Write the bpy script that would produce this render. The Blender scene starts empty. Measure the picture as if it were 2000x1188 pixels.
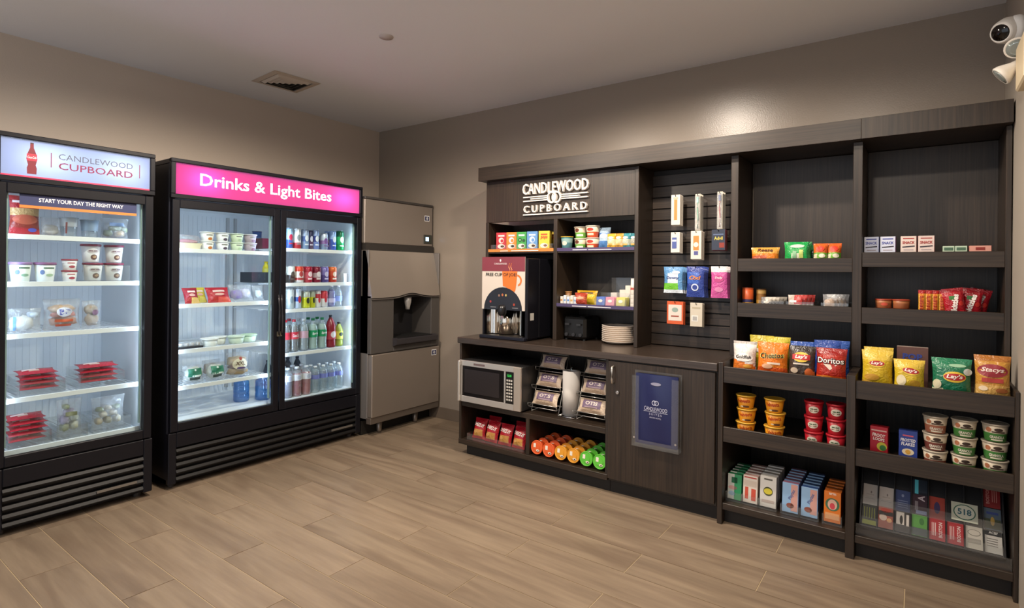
import bpy, bmesh, math, random
from mathutils import Vector, Matrix
random.seed(7)
SC = bpy.context.scene
COL = SC.collection
PI = math.pi

# ------------------------------------------------------------------ camera, world, exposure, lights
cam = bpy.data.cameras.new('camera'); camo = bpy.data.objects.new('camera', cam); COL.objects.link(camo)
cam.sensor_width = 36.0; cam.lens = 1094.94 * 36 / 2000; cam.shift_y = -64.17 / 2000; cam.clip_start = 0.02
_yaw, _roll = math.radians(-36.127), math.radians(0.58326)
_f = Vector((math.sin(_yaw), math.cos(_yaw), 0)); _r = Vector((math.cos(_yaw), -math.sin(_yaw), 0)); _u = Vector((0, 0, 1))
_r, _u = _r * math.cos(_roll) + _u * math.sin(_roll), _u * math.cos(_roll) - _r * math.sin(_roll)
_m = Matrix((_r, _u, -_f)).transposed().to_4x4(); _m.translation = Vector((0, 0, 1.32))
camo.matrix_world = _m
SC.camera = camo
w = bpy.data.worlds.new('world'); SC.world = w; w.use_nodes = True
w.node_tree.nodes['Background'].inputs[0].default_value = (0.90, 0.96, 1.06, 1)
w.node_tree.nodes['Background'].inputs[1].default_value = 0.95
SC.view_settings.view_transform = 'Standard'; SC.view_settings.look = 'None'
SC.view_settings.exposure = 0.36; SC.view_settings.gamma = 1.0; SC.view_settings.use_curve_mapping = False
SC.cycles.transparent_max_bounces = 24; SC.cycles.max_bounces = 8; SC.cycles.diffuse_bounces = 5
SC.cycles.sample_clamp_indirect = 4.0; SC.cycles.caustics_reflective = False; SC.cycles.caustics_refractive = False

CEIL = 2.675; XA = -4.32; XR = 0.328; YB = 3.68; YF = -1.7
DOWN = [(-2.45, 1.585, 200), (-1.28, 2.37, 150), (-0.41, 1.55, 70), (-0.80, -0.75, 8), (-2.45, -0.55, 45)]   # recessed ceiling lamps: x, y, watts; last two unseen, added for light level

def spot(name, loc, rot, watts, col, size=150, blend=0.6, rad=0.06):
    l = bpy.data.lights.new(name, 'SPOT'); l.energy = watts; l.color = col
    l.spot_size = math.radians(size); l.spot_blend = blend; l.shadow_soft_size = rad
    o = bpy.data.objects.new(name, l); COL.objects.link(o); o.location = loc; o.rotation_euler = rot
    return o
def area(name, loc, rot, sx, sy, watts, col, spread=180):
    l = bpy.data.lights.new(name, 'AREA'); l.shape = 'RECTANGLE'; l.size = sx; l.size_y = sy; l.energy = watts; l.color = col
    l.spread = math.radians(spread)
    o = bpy.data.objects.new(name, l); COL.objects.link(o); o.location = loc; o.rotation_euler = rot
    return o
WARM = (1.0, 0.87, 0.73); COOL = (0.63, 0.77, 1.0)
for x, y, e in DOWN:
    spot('downlight_lamp', (x, y, CEIL - 0.012), (0, 0, 0), e, WARM, 172, 0.45, 0.055)

# ------------------------------------------------------------------ materials
def lin(h):
    h = h.lstrip('#'); c = [int(h[i:i + 2], 16) / 255 for i in (0, 2, 4)]
    return tuple(((v / 12.92) if v <= 0.04045 else ((v + 0.055) / 1.055) ** 2.4) for v in c) + (1,)
MC = {}
def P(h, rough=0.5, metal=0.0, emit=0.0, spec=0.5):
    k = (h, rough, metal, emit, spec)
    if k in MC: return MC[k]
    m = bpy.data.materials.new('paint_' + h.strip('#')); m.use_nodes = True
    b = m.node_tree.nodes['Principled BSDF']
    b.inputs['Base Color'].default_value = lin(h); b.inputs['Roughness'].default_value = rough
    b.inputs['Metallic'].default_value = metal; b.inputs['Specular IOR Level'].default_value = spec
    if emit:
        b.inputs['Emission Color'].default_value = lin(h); b.inputs['Emission Strength'].default_value = emit
    MC[k] = m
    return m
def nodes(name):
    m = bpy.data.materials.new(name); m.use_nodes = True
    nt = m.node_tree; b = nt.nodes['Principled BSDF']
    return m, nt, b
def N(nt, t, **kw):
    n = nt.nodes.new(t)
    for k, v in kw.items(): setattr(n, k, v)
    return n
FC = {}
def foil(h, rough=0.26):
    """printed snack-bag film with fine crumples"""
    if h in FC: return FC[h]
    m, nt, b = nodes('foil_' + h)
    b.inputs['Base Color'].default_value = lin(h); b.inputs['Roughness'].default_value = rough
    tc = N(nt, 'ShaderNodeTexCoord'); no = N(nt, 'ShaderNodeTexNoise'); no.inputs['Scale'].default_value = 42; no.inputs['Detail'].default_value = 3; no.inputs['Distortion'].default_value = 1.2
    nt.links.new(tc.outputs['Object'], no.inputs['Vector'])
    bp = N(nt, 'ShaderNodeBump'); bp.inputs['Strength'].default_value = 0.55; bp.inputs['Distance'].default_value = 0.012
    nt.links.new(no.outputs[0], bp.inputs['Height']); nt.links.new(bp.outputs[0], b.inputs['Normal'])
    FC[h] = m
    return m
def clear(name, tint='#ffffff', base=0.04, milk=0.0, milkcol='#ffffff', rough=0.02, crinkle=False):
    """thin clear plastic or glass sheet: transparent with a fresnel gloss, optionally a little milky"""
    m = bpy.data.materials.new(name); m.use_nodes = True; nt = m.node_tree
    for n in list(nt.nodes): nt.nodes.remove(n)
    out = N(nt, 'ShaderNodeOutputMaterial'); tr = N(nt, 'ShaderNodeBsdfTransparent'); gl = N(nt, 'ShaderNodeBsdfGlossy')
    tr.inputs[0].default_value = lin(tint); gl.inputs['Roughness'].default_value = rough
    if crinkle:
        tc = N(nt, 'ShaderNodeTexCoord'); no = N(nt, 'ShaderNodeTexNoise'); no.inputs['Scale'].default_value = 38; no.inputs['Detail'].default_value = 3; no.inputs['Distortion'].default_value = 1.5
        nt.links.new(tc.outputs['Object'], no.inputs['Vector']); bp = N(nt, 'ShaderNodeBump'); bp.inputs['Strength'].default_value = 0.9; bp.inputs['Distance'].default_value = 0.02
        nt.links.new(no.outputs[0], bp.inputs['Height']); nt.links.new(bp.outputs[0], gl.inputs['Normal'])
    fr = N(nt, 'ShaderNodeFresnel'); ge = N(nt, 'ShaderNodeNewGeometry'); mr = N(nt, 'ShaderNodeMapRange')
    mr.inputs[3].default_value = 1.4; mr.inputs[4].default_value = 1 / 1.4
    nt.links.new(ge.outputs['Backfacing'], mr.inputs[0]); nt.links.new(mr.outputs[0], fr.inputs[0])
    ad = N(nt, 'ShaderNodeMath', operation='ADD'); ad.inputs[1].default_value = base; ad.use_clamp = True
    nt.links.new(fr.outputs[0], ad.inputs[0])
    mx = N(nt, 'ShaderNodeMixShader'); nt.links.new(ad.outputs[0], mx.inputs[0])
    src = tr
    if milk:
        df = N(nt, 'ShaderNodeBsdfDiffuse'); df.inputs[0].default_value = lin(milkcol)
        m2 = N(nt, 'ShaderNodeMixShader'); m2.inputs[0].default_value = milk
        nt.links.new(tr.outputs[0], m2.inputs[1]); nt.links.new(df.outputs[0], m2.inputs[2]); src = m2
    nt.links.new(src.outputs[0], mx.inputs[1]); nt.links.new(gl.outputs[0], mx.inputs[2])
    nt.links.new(mx.outputs[0], out.inputs[0])
    return m
GLASS = clear('door_glass', '#f1f6f6', 0.0)
ACRYL = clear('acrylic', '#fbfcfc', 0.02, 0.02)
FILM = clear('film', '#ffffff', 0.14, 0.12, '#f0f4f8', 0.12, True)
PET = clear('pet', '#f4fafc', 0.08, 0.22, '#dfe9ee', 0.08)
PETB = clear('pet_blue', '#9cc4ee', 0.08, 0.45, '#4f86c4', 0.1)

def grainy(name, c0, c1, scale, rough=0.4, bump=0.05, rnd=0.0, noise2=None, c2=None):
    m, nt, b = nodes(name)
    tc = N(nt, 'ShaderNodeTexCoord'); mp = N(nt, 'ShaderNodeMapping'); mp.inputs['Scale'].default_value = scale
    nt.links.new(tc.outputs['Object'], mp.inputs[0])
    no = N(nt, 'ShaderNodeTexNoise'); no.inputs['Scale'].default_value = 1.0; no.inputs['Detail'].default_value = 5; no.inputs['Roughness'].default_value = 0.65
    vec = mp.outputs[0]
    if rnd:
        oi = N(nt, 'ShaderNodeObjectInfo'); va = N(nt, 'ShaderNodeVectorMath', operation='ADD'); sc = N(nt, 'ShaderNodeVectorMath', operation='SCALE')
        cb = N(nt, 'ShaderNodeCombineXYZ')
        for i in range(3): nt.links.new(oi.outputs['Random'], cb.inputs[i])
        nt.links.new(cb.outputs[0], sc.inputs[0]); sc.inputs['Scale'].default_value = 91.0
        nt.links.new(vec, va.inputs[0]); nt.links.new(sc.outputs[0], va.inputs[1]); vec = va.outputs[0]
    nt.links.new(vec, no.inputs['Vector'])
    rp = N(nt, 'ShaderNodeValToRGB'); rp.color_ramp.elements[0].position = 0.32; rp.color_ramp.elements[1].position = 0.68
    rp.color_ramp.elements[0].color = lin(c0); rp.color_ramp.elements[1].color = lin(c1)
    nt.links.new(no.outputs[0], rp.inputs[0]); col = rp.outputs[0]
    if noise2:
        mp2 = N(nt, 'ShaderNodeMapping'); mp2.inputs['Scale'].default_value = noise2
        nt.links.new(vec if rnd else tc.outputs['Object'], mp2.inputs[0])
        n2 = N(nt, 'ShaderNodeTexNoise'); n2.inputs['Scale'].default_value = 1.0; n2.inputs['Detail'].default_value = 4; n2.inputs['Distortion'].default_value = 0.8
        nt.links.new(mp2.outputs[0], n2.inputs['Vector'])
        r2 = N(nt, 'ShaderNodeValToRGB'); r2.color_ramp.elements[0].position = 0.52; r2.color_ramp.elements[1].position = 0.74
        r2.color_ramp.elements[0].color = (0, 0, 0, 1); r2.color_ramp.elements[1].color = (1, 1, 1, 1)
        nt.links.new(n2.outputs[0], r2.inputs[0])
        mx = N(nt, 'ShaderNodeMix', data_type='RGBA'); nt.links.new(r2.outputs[0], mx.inputs[0])
        nt.links.new(col, mx.inputs[6]); mx.inputs[7].default_value = lin(c2); col = mx.outputs[2]
    if rnd:
        oi2 = N(nt, 'ShaderNodeObjectInfo'); mr = N(nt, 'ShaderNodeMapRange'); mr.inputs[3].default_value = 1 - rnd; mr.inputs[4].default_value = 1 + rnd
        nt.links.new(oi2.outputs['Random'], mr.inputs[0])
        hv = N(nt, 'ShaderNodeHueSaturation'); nt.links.new(mr.outputs[0], hv.inputs['Value']); nt.links.new(col, hv.inputs['Color']); col = hv.outputs[0]
    nt.links.new(col, b.inputs['Base Color']); b.inputs['Roughness'].default_value = rough
    if bump:
        bp = N(nt, 'ShaderNodeBump'); bp.inputs['Strength'].default_value = bump; bp.inputs['Distance'].default_value = 0.01
        nt.links.new(no.outputs[0], bp.inputs['Height']); nt.links.new(bp.outputs[0], b.inputs['Normal'])
    return m
WOODV = grainy('laminate_vertical', '#1f1812', '#3a2e24', (110, 110, 2.2), 0.42, 0.04)
WOODH = grainy('laminate_horizontal', '#1f1812', '#3a2e24', (2.2, 110, 110), 0.42, 0.04)
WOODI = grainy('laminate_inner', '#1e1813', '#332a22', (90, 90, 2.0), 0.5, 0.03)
PLANK = grainy('oak_tile', '#736353', '#8e7d69', (1.3, 15, 8), 0.40, 0.02, 0.09, (0.9, 0.5, .3), '#6f5e4e')
GROUT = P('#bba684', 0.8)
def wallpaint(name, c, rough=0.55):
    m, nt, b = nodes(name)
    b.inputs['Base Color'].default_value = lin(c); b.inputs['Roughness'].default_value = rough
    tc = N(nt, 'ShaderNodeTexCoord'); no = N(nt, 'ShaderNodeTexNoise'); no.inputs['Scale'].default_value = 140; no.inputs['Detail'].default_value = 2
    nt.links.new(tc.outputs['Object'], no.inputs['Vector'])
    bp = N(nt, 'ShaderNodeBump'); bp.inputs['Strength'].default_value = 0.12; bp.inputs['Distance'].default_value = 0.004
    nt.links.new(no.outputs[0], bp.inputs['Height']); nt.links.new(bp.outputs[0], b.inputs['Normal'])
    return m
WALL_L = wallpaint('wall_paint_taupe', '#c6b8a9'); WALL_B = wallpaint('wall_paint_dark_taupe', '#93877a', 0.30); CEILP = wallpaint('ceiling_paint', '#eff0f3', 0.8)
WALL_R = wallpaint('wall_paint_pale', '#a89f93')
BLK = P('#131319', 0.38, 0, 0, .25); BLK2 = P('#1b1c26', 0.42, 0, 0, .25); DARK = P('#0b0b0c', 0.6); WHITE = P('#f2f3f3', 0.4); LINER = P('#e6eaee', 0.45)
STEEL = P('#8f857c', 0.38, 0.45); CHROME = P('#d8d8d8', 0.12, 1.0); GREYP = P('#3f3b39', 0.5); LGREY = P('#b9b9b9', 0.4)

# ------------------------------------------------------------------ mesh helpers
class MB:
    def __init__(s): s.v = []; s.f = []; s.m = []
    def add(s, vs, fs, mi=0):
        o = len(s.v); s.v += [tuple(p) for p in vs]
        for k, f in enumerate(fs): s.f.append([o + i for i in f]); s.m.append(mi[k] if isinstance(mi, list) else mi)
        return s
    def box(s, x0, y0, z0, x1, y1, z1, mi=0):
        return s.add([(x0, y0, z0), (x1, y0, z0), (x1, y1, z0), (x0, y1, z0), (x0, y0, z1), (x1, y0, z1), (x1, y1, z1), (x0, y1, z1)],
                     [(0, 3, 2, 1), (4, 5, 6, 7), (0, 1, 5, 4), (1, 2, 6, 5), (2, 3, 7, 6), (3, 0, 4, 7)], mi)
    def lathe(s, prof, seg=20, mi=0, c=(0, 0, 0), axis='z', caps=True):
        vs, fs, ms = [], [], []
        def put(r, z, a):
            x, y = r * math.cos(a), r * math.sin(a)
            p = {'z': (x, y, z), 'y': (x, z, y), 'x': (z, x, y)}[axis]
            return (p[0] + c[0], p[1] + c[1], p[2] + c[2])
        for r, z in prof:
            for k in range(seg): vs.append(put(r, z, 2 * PI * k / seg))
        for i in range(len(prof) - 1):
            for k in range(seg):
                fs.append((i * seg + k, i * seg + (k + 1) % seg, (i + 1) * seg + (k + 1) % seg, (i + 1) * seg + k))
                ms.append(mi[i] if isinstance(mi, (list, tuple)) else mi)
        if caps:
            g = (lambda i: mi[i] if isinstance(mi, (list, tuple)) else mi)
            if prof[0][0] > 1e-5: fs.append(tuple(range(seg - 1, -1, -1))); ms.append(g(0))
            n = (len(prof) - 1) * seg
            if prof[-1][0] > 1e-5: fs.append(tuple(n + k for k in range(seg))); ms.append(g(-1))
        return s.add(vs, fs, ms)
    def prism(s, poly, a, b, axis='x', mi=0):
        n = len(poly)
        def put(p, t): return {'x': (t, p[0], p[1]), 'y': (p[0], t, p[1]), 'z': (p[0], p[1], t)}[axis]
        return s.add([put(p, a) for p in poly] + [put(p, b) for p in poly],
                     [tuple(range(n - 1, -1, -1)), tuple(range(n, 2 * n))] + [(i, (i + 1) % n, n + (i + 1) % n, n + i) for i in range(n)], mi)
    def tube(s, path, r, seg=6, mi=0):
        path = [Vector(p) for p in path]; vs, fs = [], []
        for i, p in enumerate(path):
            d = (path[min(i + 1, len(path) - 1)] - path[max(i - 1, 0)]).normalized()
            a = d.cross(Vector((0, 0, 1)));
            if a.length < 1e-3: a = d.cross(Vector((1, 0, 0)))
            a.normalize(); b = d.cross(a)
            for k in range(seg):
                t = 2 * PI * k / seg; vs.append(p + a * (r * math.cos(t)) + b * (r * math.sin(t)))
        for i in range(len(path) - 1):
            for k in range(seg): fs.append((i * seg + k, i * seg + (k + 1) % seg, (i + 1) * seg + (k + 1) % seg, (i + 1) * seg + k))
        n = (len(path) - 1) * seg
        fs.append(tuple(range(seg - 1, -1, -1))); fs.append(tuple(n + k for k in range(seg)))
        return s.add(vs, fs, mi)
    def grid(s, fn, nu, nv, mi=0):
        vs = [fn(i / nu, j / nv) for j in range(nv + 1) for i in range(nu + 1)]
        fs, ms = [], []
        for j in range(nv):
            for i in range(nu):
                a = j * (nu + 1) + i; fs.append((a, a + 1, a + nu + 2, a + nu + 1))
                ms.append(mi((i + .5) / nu, (j + .5) / nv) if callable(mi) else mi)
        return s.add(vs, fs, ms)
    def build(s, name, mats, parent=None, smooth=False, bevel=0.0):
        me = bpy.data.meshes.new(name); me.from_pydata(s.v, [], s.f)
        for m in (mats if isinstance(mats, (list, tuple)) else [mats]): me.materials.append(m)
        for p, mi in zip(me.polygons, s.m):
            p.material_index = mi
            if smooth: p.use_smooth = len(p.vertices) <= 4
        bm = bmesh.new(); bm.from_mesh(me)
        bmesh.ops.recalc_face_normals(bm, faces=bm.faces); bm.to_mesh(me); bm.free()
        o = bpy.data.objects.new(name, me); COL.objects.link(o)
        if parent: o.parent = parent
        if bevel:
            md = o.modifiers.new('bevel', 'BEVEL'); md.width = bevel; md.segments = 1; md.limit_method = 'ANGLE'
        return o
def box(name, b, mat, parent=None, bevel=0.0): return MB().box(*b).build(name, mat, parent, False, bevel)
def tag(o, label=None, cat=None, group=None, kind=None):
    if label: o['label'] = label
    if cat: o['category'] = cat
    if group: o['group'] = group
    if kind: o['kind'] = kind
    return o
def place(o, loc, rz=0.0, rx=0.0, ry=0.0):
    o.location = loc; o.rotation_euler = (rx, ry, rz); return o
def empty(name, label, cat, loc=(0, 0, 0), rz=0.0, group=None):
    o = bpy.data.objects.new(name, None); COL.objects.link(o); o.empty_display_size = 0.05
    place(o, loc, rz); return tag(o, label, cat, group)
KIDS = lambda o: [c for c in COL.objects if c.parent == o]
def dup(root, loc, rz=0.0, label=None, rx=0.0, ry=0.0):
    r = root.copy(); COL.objects.link(r); place(r, loc, rz, rx, ry)
    if label: r['label'] = label
    for ch in root.children:
        c = ch.copy(); COL.objects.link(c); c.parent = r
        for g in ch.children:
            d = g.copy(); COL.objects.link(d); d.parent = c
    return r
def struct(o): o['kind'] = 'structure'; return o

# flat print: lettering and patches mapped onto a surface  surf(x, z) -> (x, y, z)
TC = {}
def textdata(s, bold=0.0, shear=0.0, space=1.0):
    k = (s, bold, shear, space)
    if k in TC: return TC[k]
    cu = bpy.data.curves.new('lettering', 'FONT'); cu.body = s; cu.offset = bold; cu.shear = shear; cu.resolution_u = 2
    cu.space_character = space; cu.fill_mode = 'FRONT'
    ob = bpy.data.objects.new('lettering', cu)
    me = bpy.data.meshes.new_from_object(ob)
    vs = [(v.co.x, v.co.y) for v in me.vertices]; fs = [tuple(p.vertices) for p in me.polygons]
    bpy.data.objects.remove(ob); bpy.data.curves.remove(cu); bpy.data.meshes.remove(me)
    x0 = min(v[0] for v in vs); x1 = max(v[0] for v in vs); y0 = min(v[1] for v in vs); y1 = max(v[1] for v in vs)
    TC[k] = ([((v[0] - (x0 + x1) / 2) / (y1 - y0), (v[1] - (y0 + y1) / 2) / (y1 - y0)) for v in vs], fs, (x1 - x0) / (y1 - y0))
    return TC[k]
def flat(d): return lambda x, z: (x, -d, z)
def txt(parent, s, cx, cz, h, mat, surf, wmax=None, bold=0.012, shear=0.0, space=1.0, rot=0.0, depth=0.0, name='lettering'):
    vs, fs, asp = textdata(s, bold, shear, space)
    sx = h
    if wmax: sx = wmax / asp
    ca, sa = math.cos(rot), math.sin(rot)
    pts = [(v[0] * sx, v[1] * h) for v in vs]
    pts = [(cx + a * ca - b * sa, cz + a * sa + b * ca) for a, b in pts]
    mb = MB(); mb.add([surf(*p) for p in pts], fs)
    if depth:
        n = len(pts); mb.add([(surf(*p)[0], surf(*p)[1] + depth, surf(*p)[2]) for p in pts], fs)
        from collections import Counter
        ed = Counter(); 
        for f in fs:
            for i in range(len(f)): ed[tuple(sorted((f[i], f[(i + 1) % len(f)])))] += 1
        for (a, b), c in ed.items():
            if c == 1: mb.f.append([a, b, n + b, n + a]); mb.m.append(0)
    return mb.build(name, mat, parent)
def islands(o, name):
    """split a mesh into one object per loose piece (each raised letter a part of its own)"""
    me = o.data; n = len(me.vertices); par = list(range(n))
    def find(a):
        while par[a] != a: par[a] = par[par[a]]; a = par[a]
        return a
    for e in me.edges: par[find(e.vertices[0])] = find(e.vertices[1])
    groups = {}
    for p in me.polygons: groups.setdefault(find(p.vertices[0]), []).append(tuple(p.vertices))
    out = []
    for fs in groups.values():
        ids = sorted({i for f in fs for i in f}); mp = {v: k for k, v in enumerate(ids)}
        mb = MB(); mb.add([tuple(me.vertices[i].co) for i in ids], [tuple(mp[i] for i in f) for f in fs])
        q = mb.build(name, list(me.materials), o.parent); q.matrix_parent_inverse = o.matrix_parent_inverse.copy(); out.append(q)
    bpy.data.objects.remove(o)
    return out
def patch(parent, cx, cz, w, h, mat, surf, shape='rect', n=8, rot=0.0, name='print_patch', pts=None):
    mb = MB(); ca, sa = math.cos(rot), math.sin(rot)
    R = lambda a, b: surf(cx + a * ca - b * sa, cz + a * sa + b * ca)
    if shape == 'rect':
        mb.grid(lambda u, v: R((u - .5) * w, (v - .5) * h), n, max(2, n // 2))
    else:
        C = R(0, 0); n2 = 20
        rim = lambda q: [R(w / 2 * q * math.cos(2 * PI * k / n2), h / 2 * q * math.sin(2 * PI * k / n2)) for k in range(n2)]
        mb.add([C] + rim(.5) + rim(1), [(0, 1 + k, 1 + (k + 1) % n2) for k in range(n2)] + [(1 + k, 1 + n2 + k, 1 + n2 + (k + 1) % n2, 1 + (k + 1) % n2) for k in range(n2)])
    return mb.build(name, mat, parent)
def poly(parent, pts, mat, surf, name='print_patch'):
    mb = MB(); mb.add([surf(*p) for p in pts], [tuple(range(len(pts)))]); return mb.build(name, mat, parent)
ORD = ['first', 'second', 'third', 'fourth', 'fifth', 'sixth', 'seventh', 'eighth', 'ninth', 'tenth']
# ------------------------------------------------------------------ room shell
fl = struct(box('floor', (XA - .1, YF - .1, -0.06, XR + .1, YB + .1, -0.002), GROUT))
rows = [3.088 - 0.2 * k for k in range(-2, 25)]
pid = 0
for k in range(-3, 24):
    y1 = 3.088 - 0.2 * k; y0 = y1 - 0.2
    y0c, y1c = max(y0, YF), min(y1, YB)
    if y1c - y0c < 0.02: continue
    off = -0.545 if k % 2 == 0 else -0.045
    xs = sorted([off + n for n in range(-5, 3)] + ([-3.53] if abs(((-3.53 - off + .5) % 1) - .5) > .06 else []))
    xs = [XA] + [x for x in xs if XA + .05 < x < XR - .05] + [XR]
    for a, b in zip(xs[:-1], xs[1:]):
        g = 0.0019
        o = MB().box(-(b - a) / 2 + g, -(y1c - y0c) / 2 + g, -0.008, (b - a) / 2 - g, (y1c - y0c) / 2 - g, 0).build('plank', PLANK, fl)
        o.location = ((a + b) / 2, (y0c + y1c) / 2, 0)
struct(box('ceiling', (XA - .1, YF - .1, CEIL, XR + .1, YB + .1, CEIL + .1), CEILP))
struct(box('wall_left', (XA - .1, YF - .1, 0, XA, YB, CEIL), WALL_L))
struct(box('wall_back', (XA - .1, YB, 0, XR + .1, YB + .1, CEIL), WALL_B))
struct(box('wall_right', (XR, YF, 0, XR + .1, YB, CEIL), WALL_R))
BASEM = P('#6a5d50', 0.5)
struct(box('baseboard_back', (XA, YB - .012, 0, -2.66, YB, 0.1), BASEM, None, 0.002))
struct(box('baseboard_left', (XA, YF, 0, XA + .012, YB - .013, 0.1), BASEM, None, 0.002))
# recessed lamps
LAMP = P('#fff1dc', 0.5, 0, 9.0)
for i, (x, y, e) in enumerate(DOWN):
    r = empty('recessed_downlight', ['round recessed ceiling light glowing at the top edge above the pink-topped cooler', 'recessed ceiling light in front of the wall hutch', 'recessed ceiling light in front of the end shelving bay',
              'added unseen ceiling light over the open end by the pale wall', 'added unseen ceiling light over the open end facing the coolers'][i], 'ceiling light', (x, y, CEIL), 0, 'recessed ceiling lights')
    MB().lathe([(0.062, -0.001), (0.062, -0.004), (0.085, -0.004), (0.088, -0.0005)], 28, caps=False).build('trim_ring', WHITE, r, True)
    MB().lathe([(0.0, -0.0015), (0.062, -0.0015)], 28, caps=False).build('lens', LAMP, r)
# air vent
v = empty('ceiling_vent', 'square beige louvred air vent in the ceiling', 'vent', (-3.73, 2.31, CEIL), math.radians(-4))
VENT = P('#c9bcae', 0.6)
def ring(h0, h1, z0, z1):
    mb = MB()
    for s in range(4):
        a = s * PI / 2; c, t = math.cos(a), math.sin(a); q = []
        for hh, zz in ((h0, z0), (h1, z1)):
            for sg in (-1, 1): q.append((hh * c - sg * hh * t, hh * t + sg * hh * c, zz))
        mb.add(q, [(0, 1, 3, 2)])
    return mb
ring(0.175, 0.135, -0.002, -0.006).build('frame', VENT, v)
box('duct', (-.135, -.135, -0.0012, .135, .135, -0.0004), P('#2c2926', .8), v)
for k, h in enumerate((0.128, 0.098, 0.068, 0.038)):
    ring(h, h - 0.022, -0.003, -0.016).build('louvre', VENT, v)
s = MB().lathe([(0.0, -0.006), (0.04, -0.006), (0.042, -0.0005)], 24, caps=False).build('sprinkler_cover', P('#c8c0bc', .6), None, True)
tag(place(s, (-2.52, 2.19, CEIL)), 'small round concealed sprinkler plate on the ceiling', 'sprinkler')

# camera and emergency light on the right wall
t = empty('security_camera', 'white turret security camera high on the pale wall', 'camera', (0.285, 3.06, 2.33))
MB().lathe([(0.0, 0), (0.05, 0.0), (0.056, -.012), (0.056, -.03), (0.05, -.04)], 26, axis='x').build('mount', WHITE, t, True).location = (0.042, 0, 0)
hd = MB().lathe([(0.0, -.052), (0.034, -.05), (0.046, -.035), (0.053, 0), (0.05, .03), (0.03, .045), (0, .05)], 26, axis='y').build('eyeball', P('#dedad4', .35), t, True)
hd.rotation_euler = (math.radians(20), 0, math.radians(-35)); hd.location = (-.005, -.005, 0)
MB().lathe([(0.0, -.0555), (0.03, -.0545), (0.033, -.05)], 24, axis='y').build('lens', P('#0d0708', .1), hd, True)
MB().lathe([(0.033, -.0515), (0.036, -.0535), (0.041, -.0435)], 24, axis='y', caps=False).build('lens_ring', P('#f0ece6', .4), hd, True)
t = empty('emergency_light', 'beige twin-head emergency light below the security camera', 'emergency light', (0.328, 2.95, 2.1))
box('housing', (-.036, -.24, -.06, -.001, -.02, .11), P('#d9c8a8', .5), t, .006)
def lamp_head(loc, rz, ry):
    h = MB().lathe([(0.014, .055), (0.02, .03), (0.038, -.005), (0.041, -.02), (0.038, -.024)], 22, axis='z').build('lamp_head', P('#e8e2d8', .4), t, True)
    h.location = loc; h.rotation_euler = (rz, ry, 0)
    MB().lathe([(0, -.0275), (0.02, -.027), (0.034, -.0245)], 22, axis='z').build('lens', P('#9aa3a0', .08, .4), h, True)
    MB().tube([(0, 0, .05), (0, 0, .08)], .008).build('neck', P('#e8e2d8', .4), h)
lamp_head((-.062, .0, .03), 0, math.radians(52)); lamp_head((-.03, .0, .125), math.radians(-58), math.radians(12))

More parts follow.
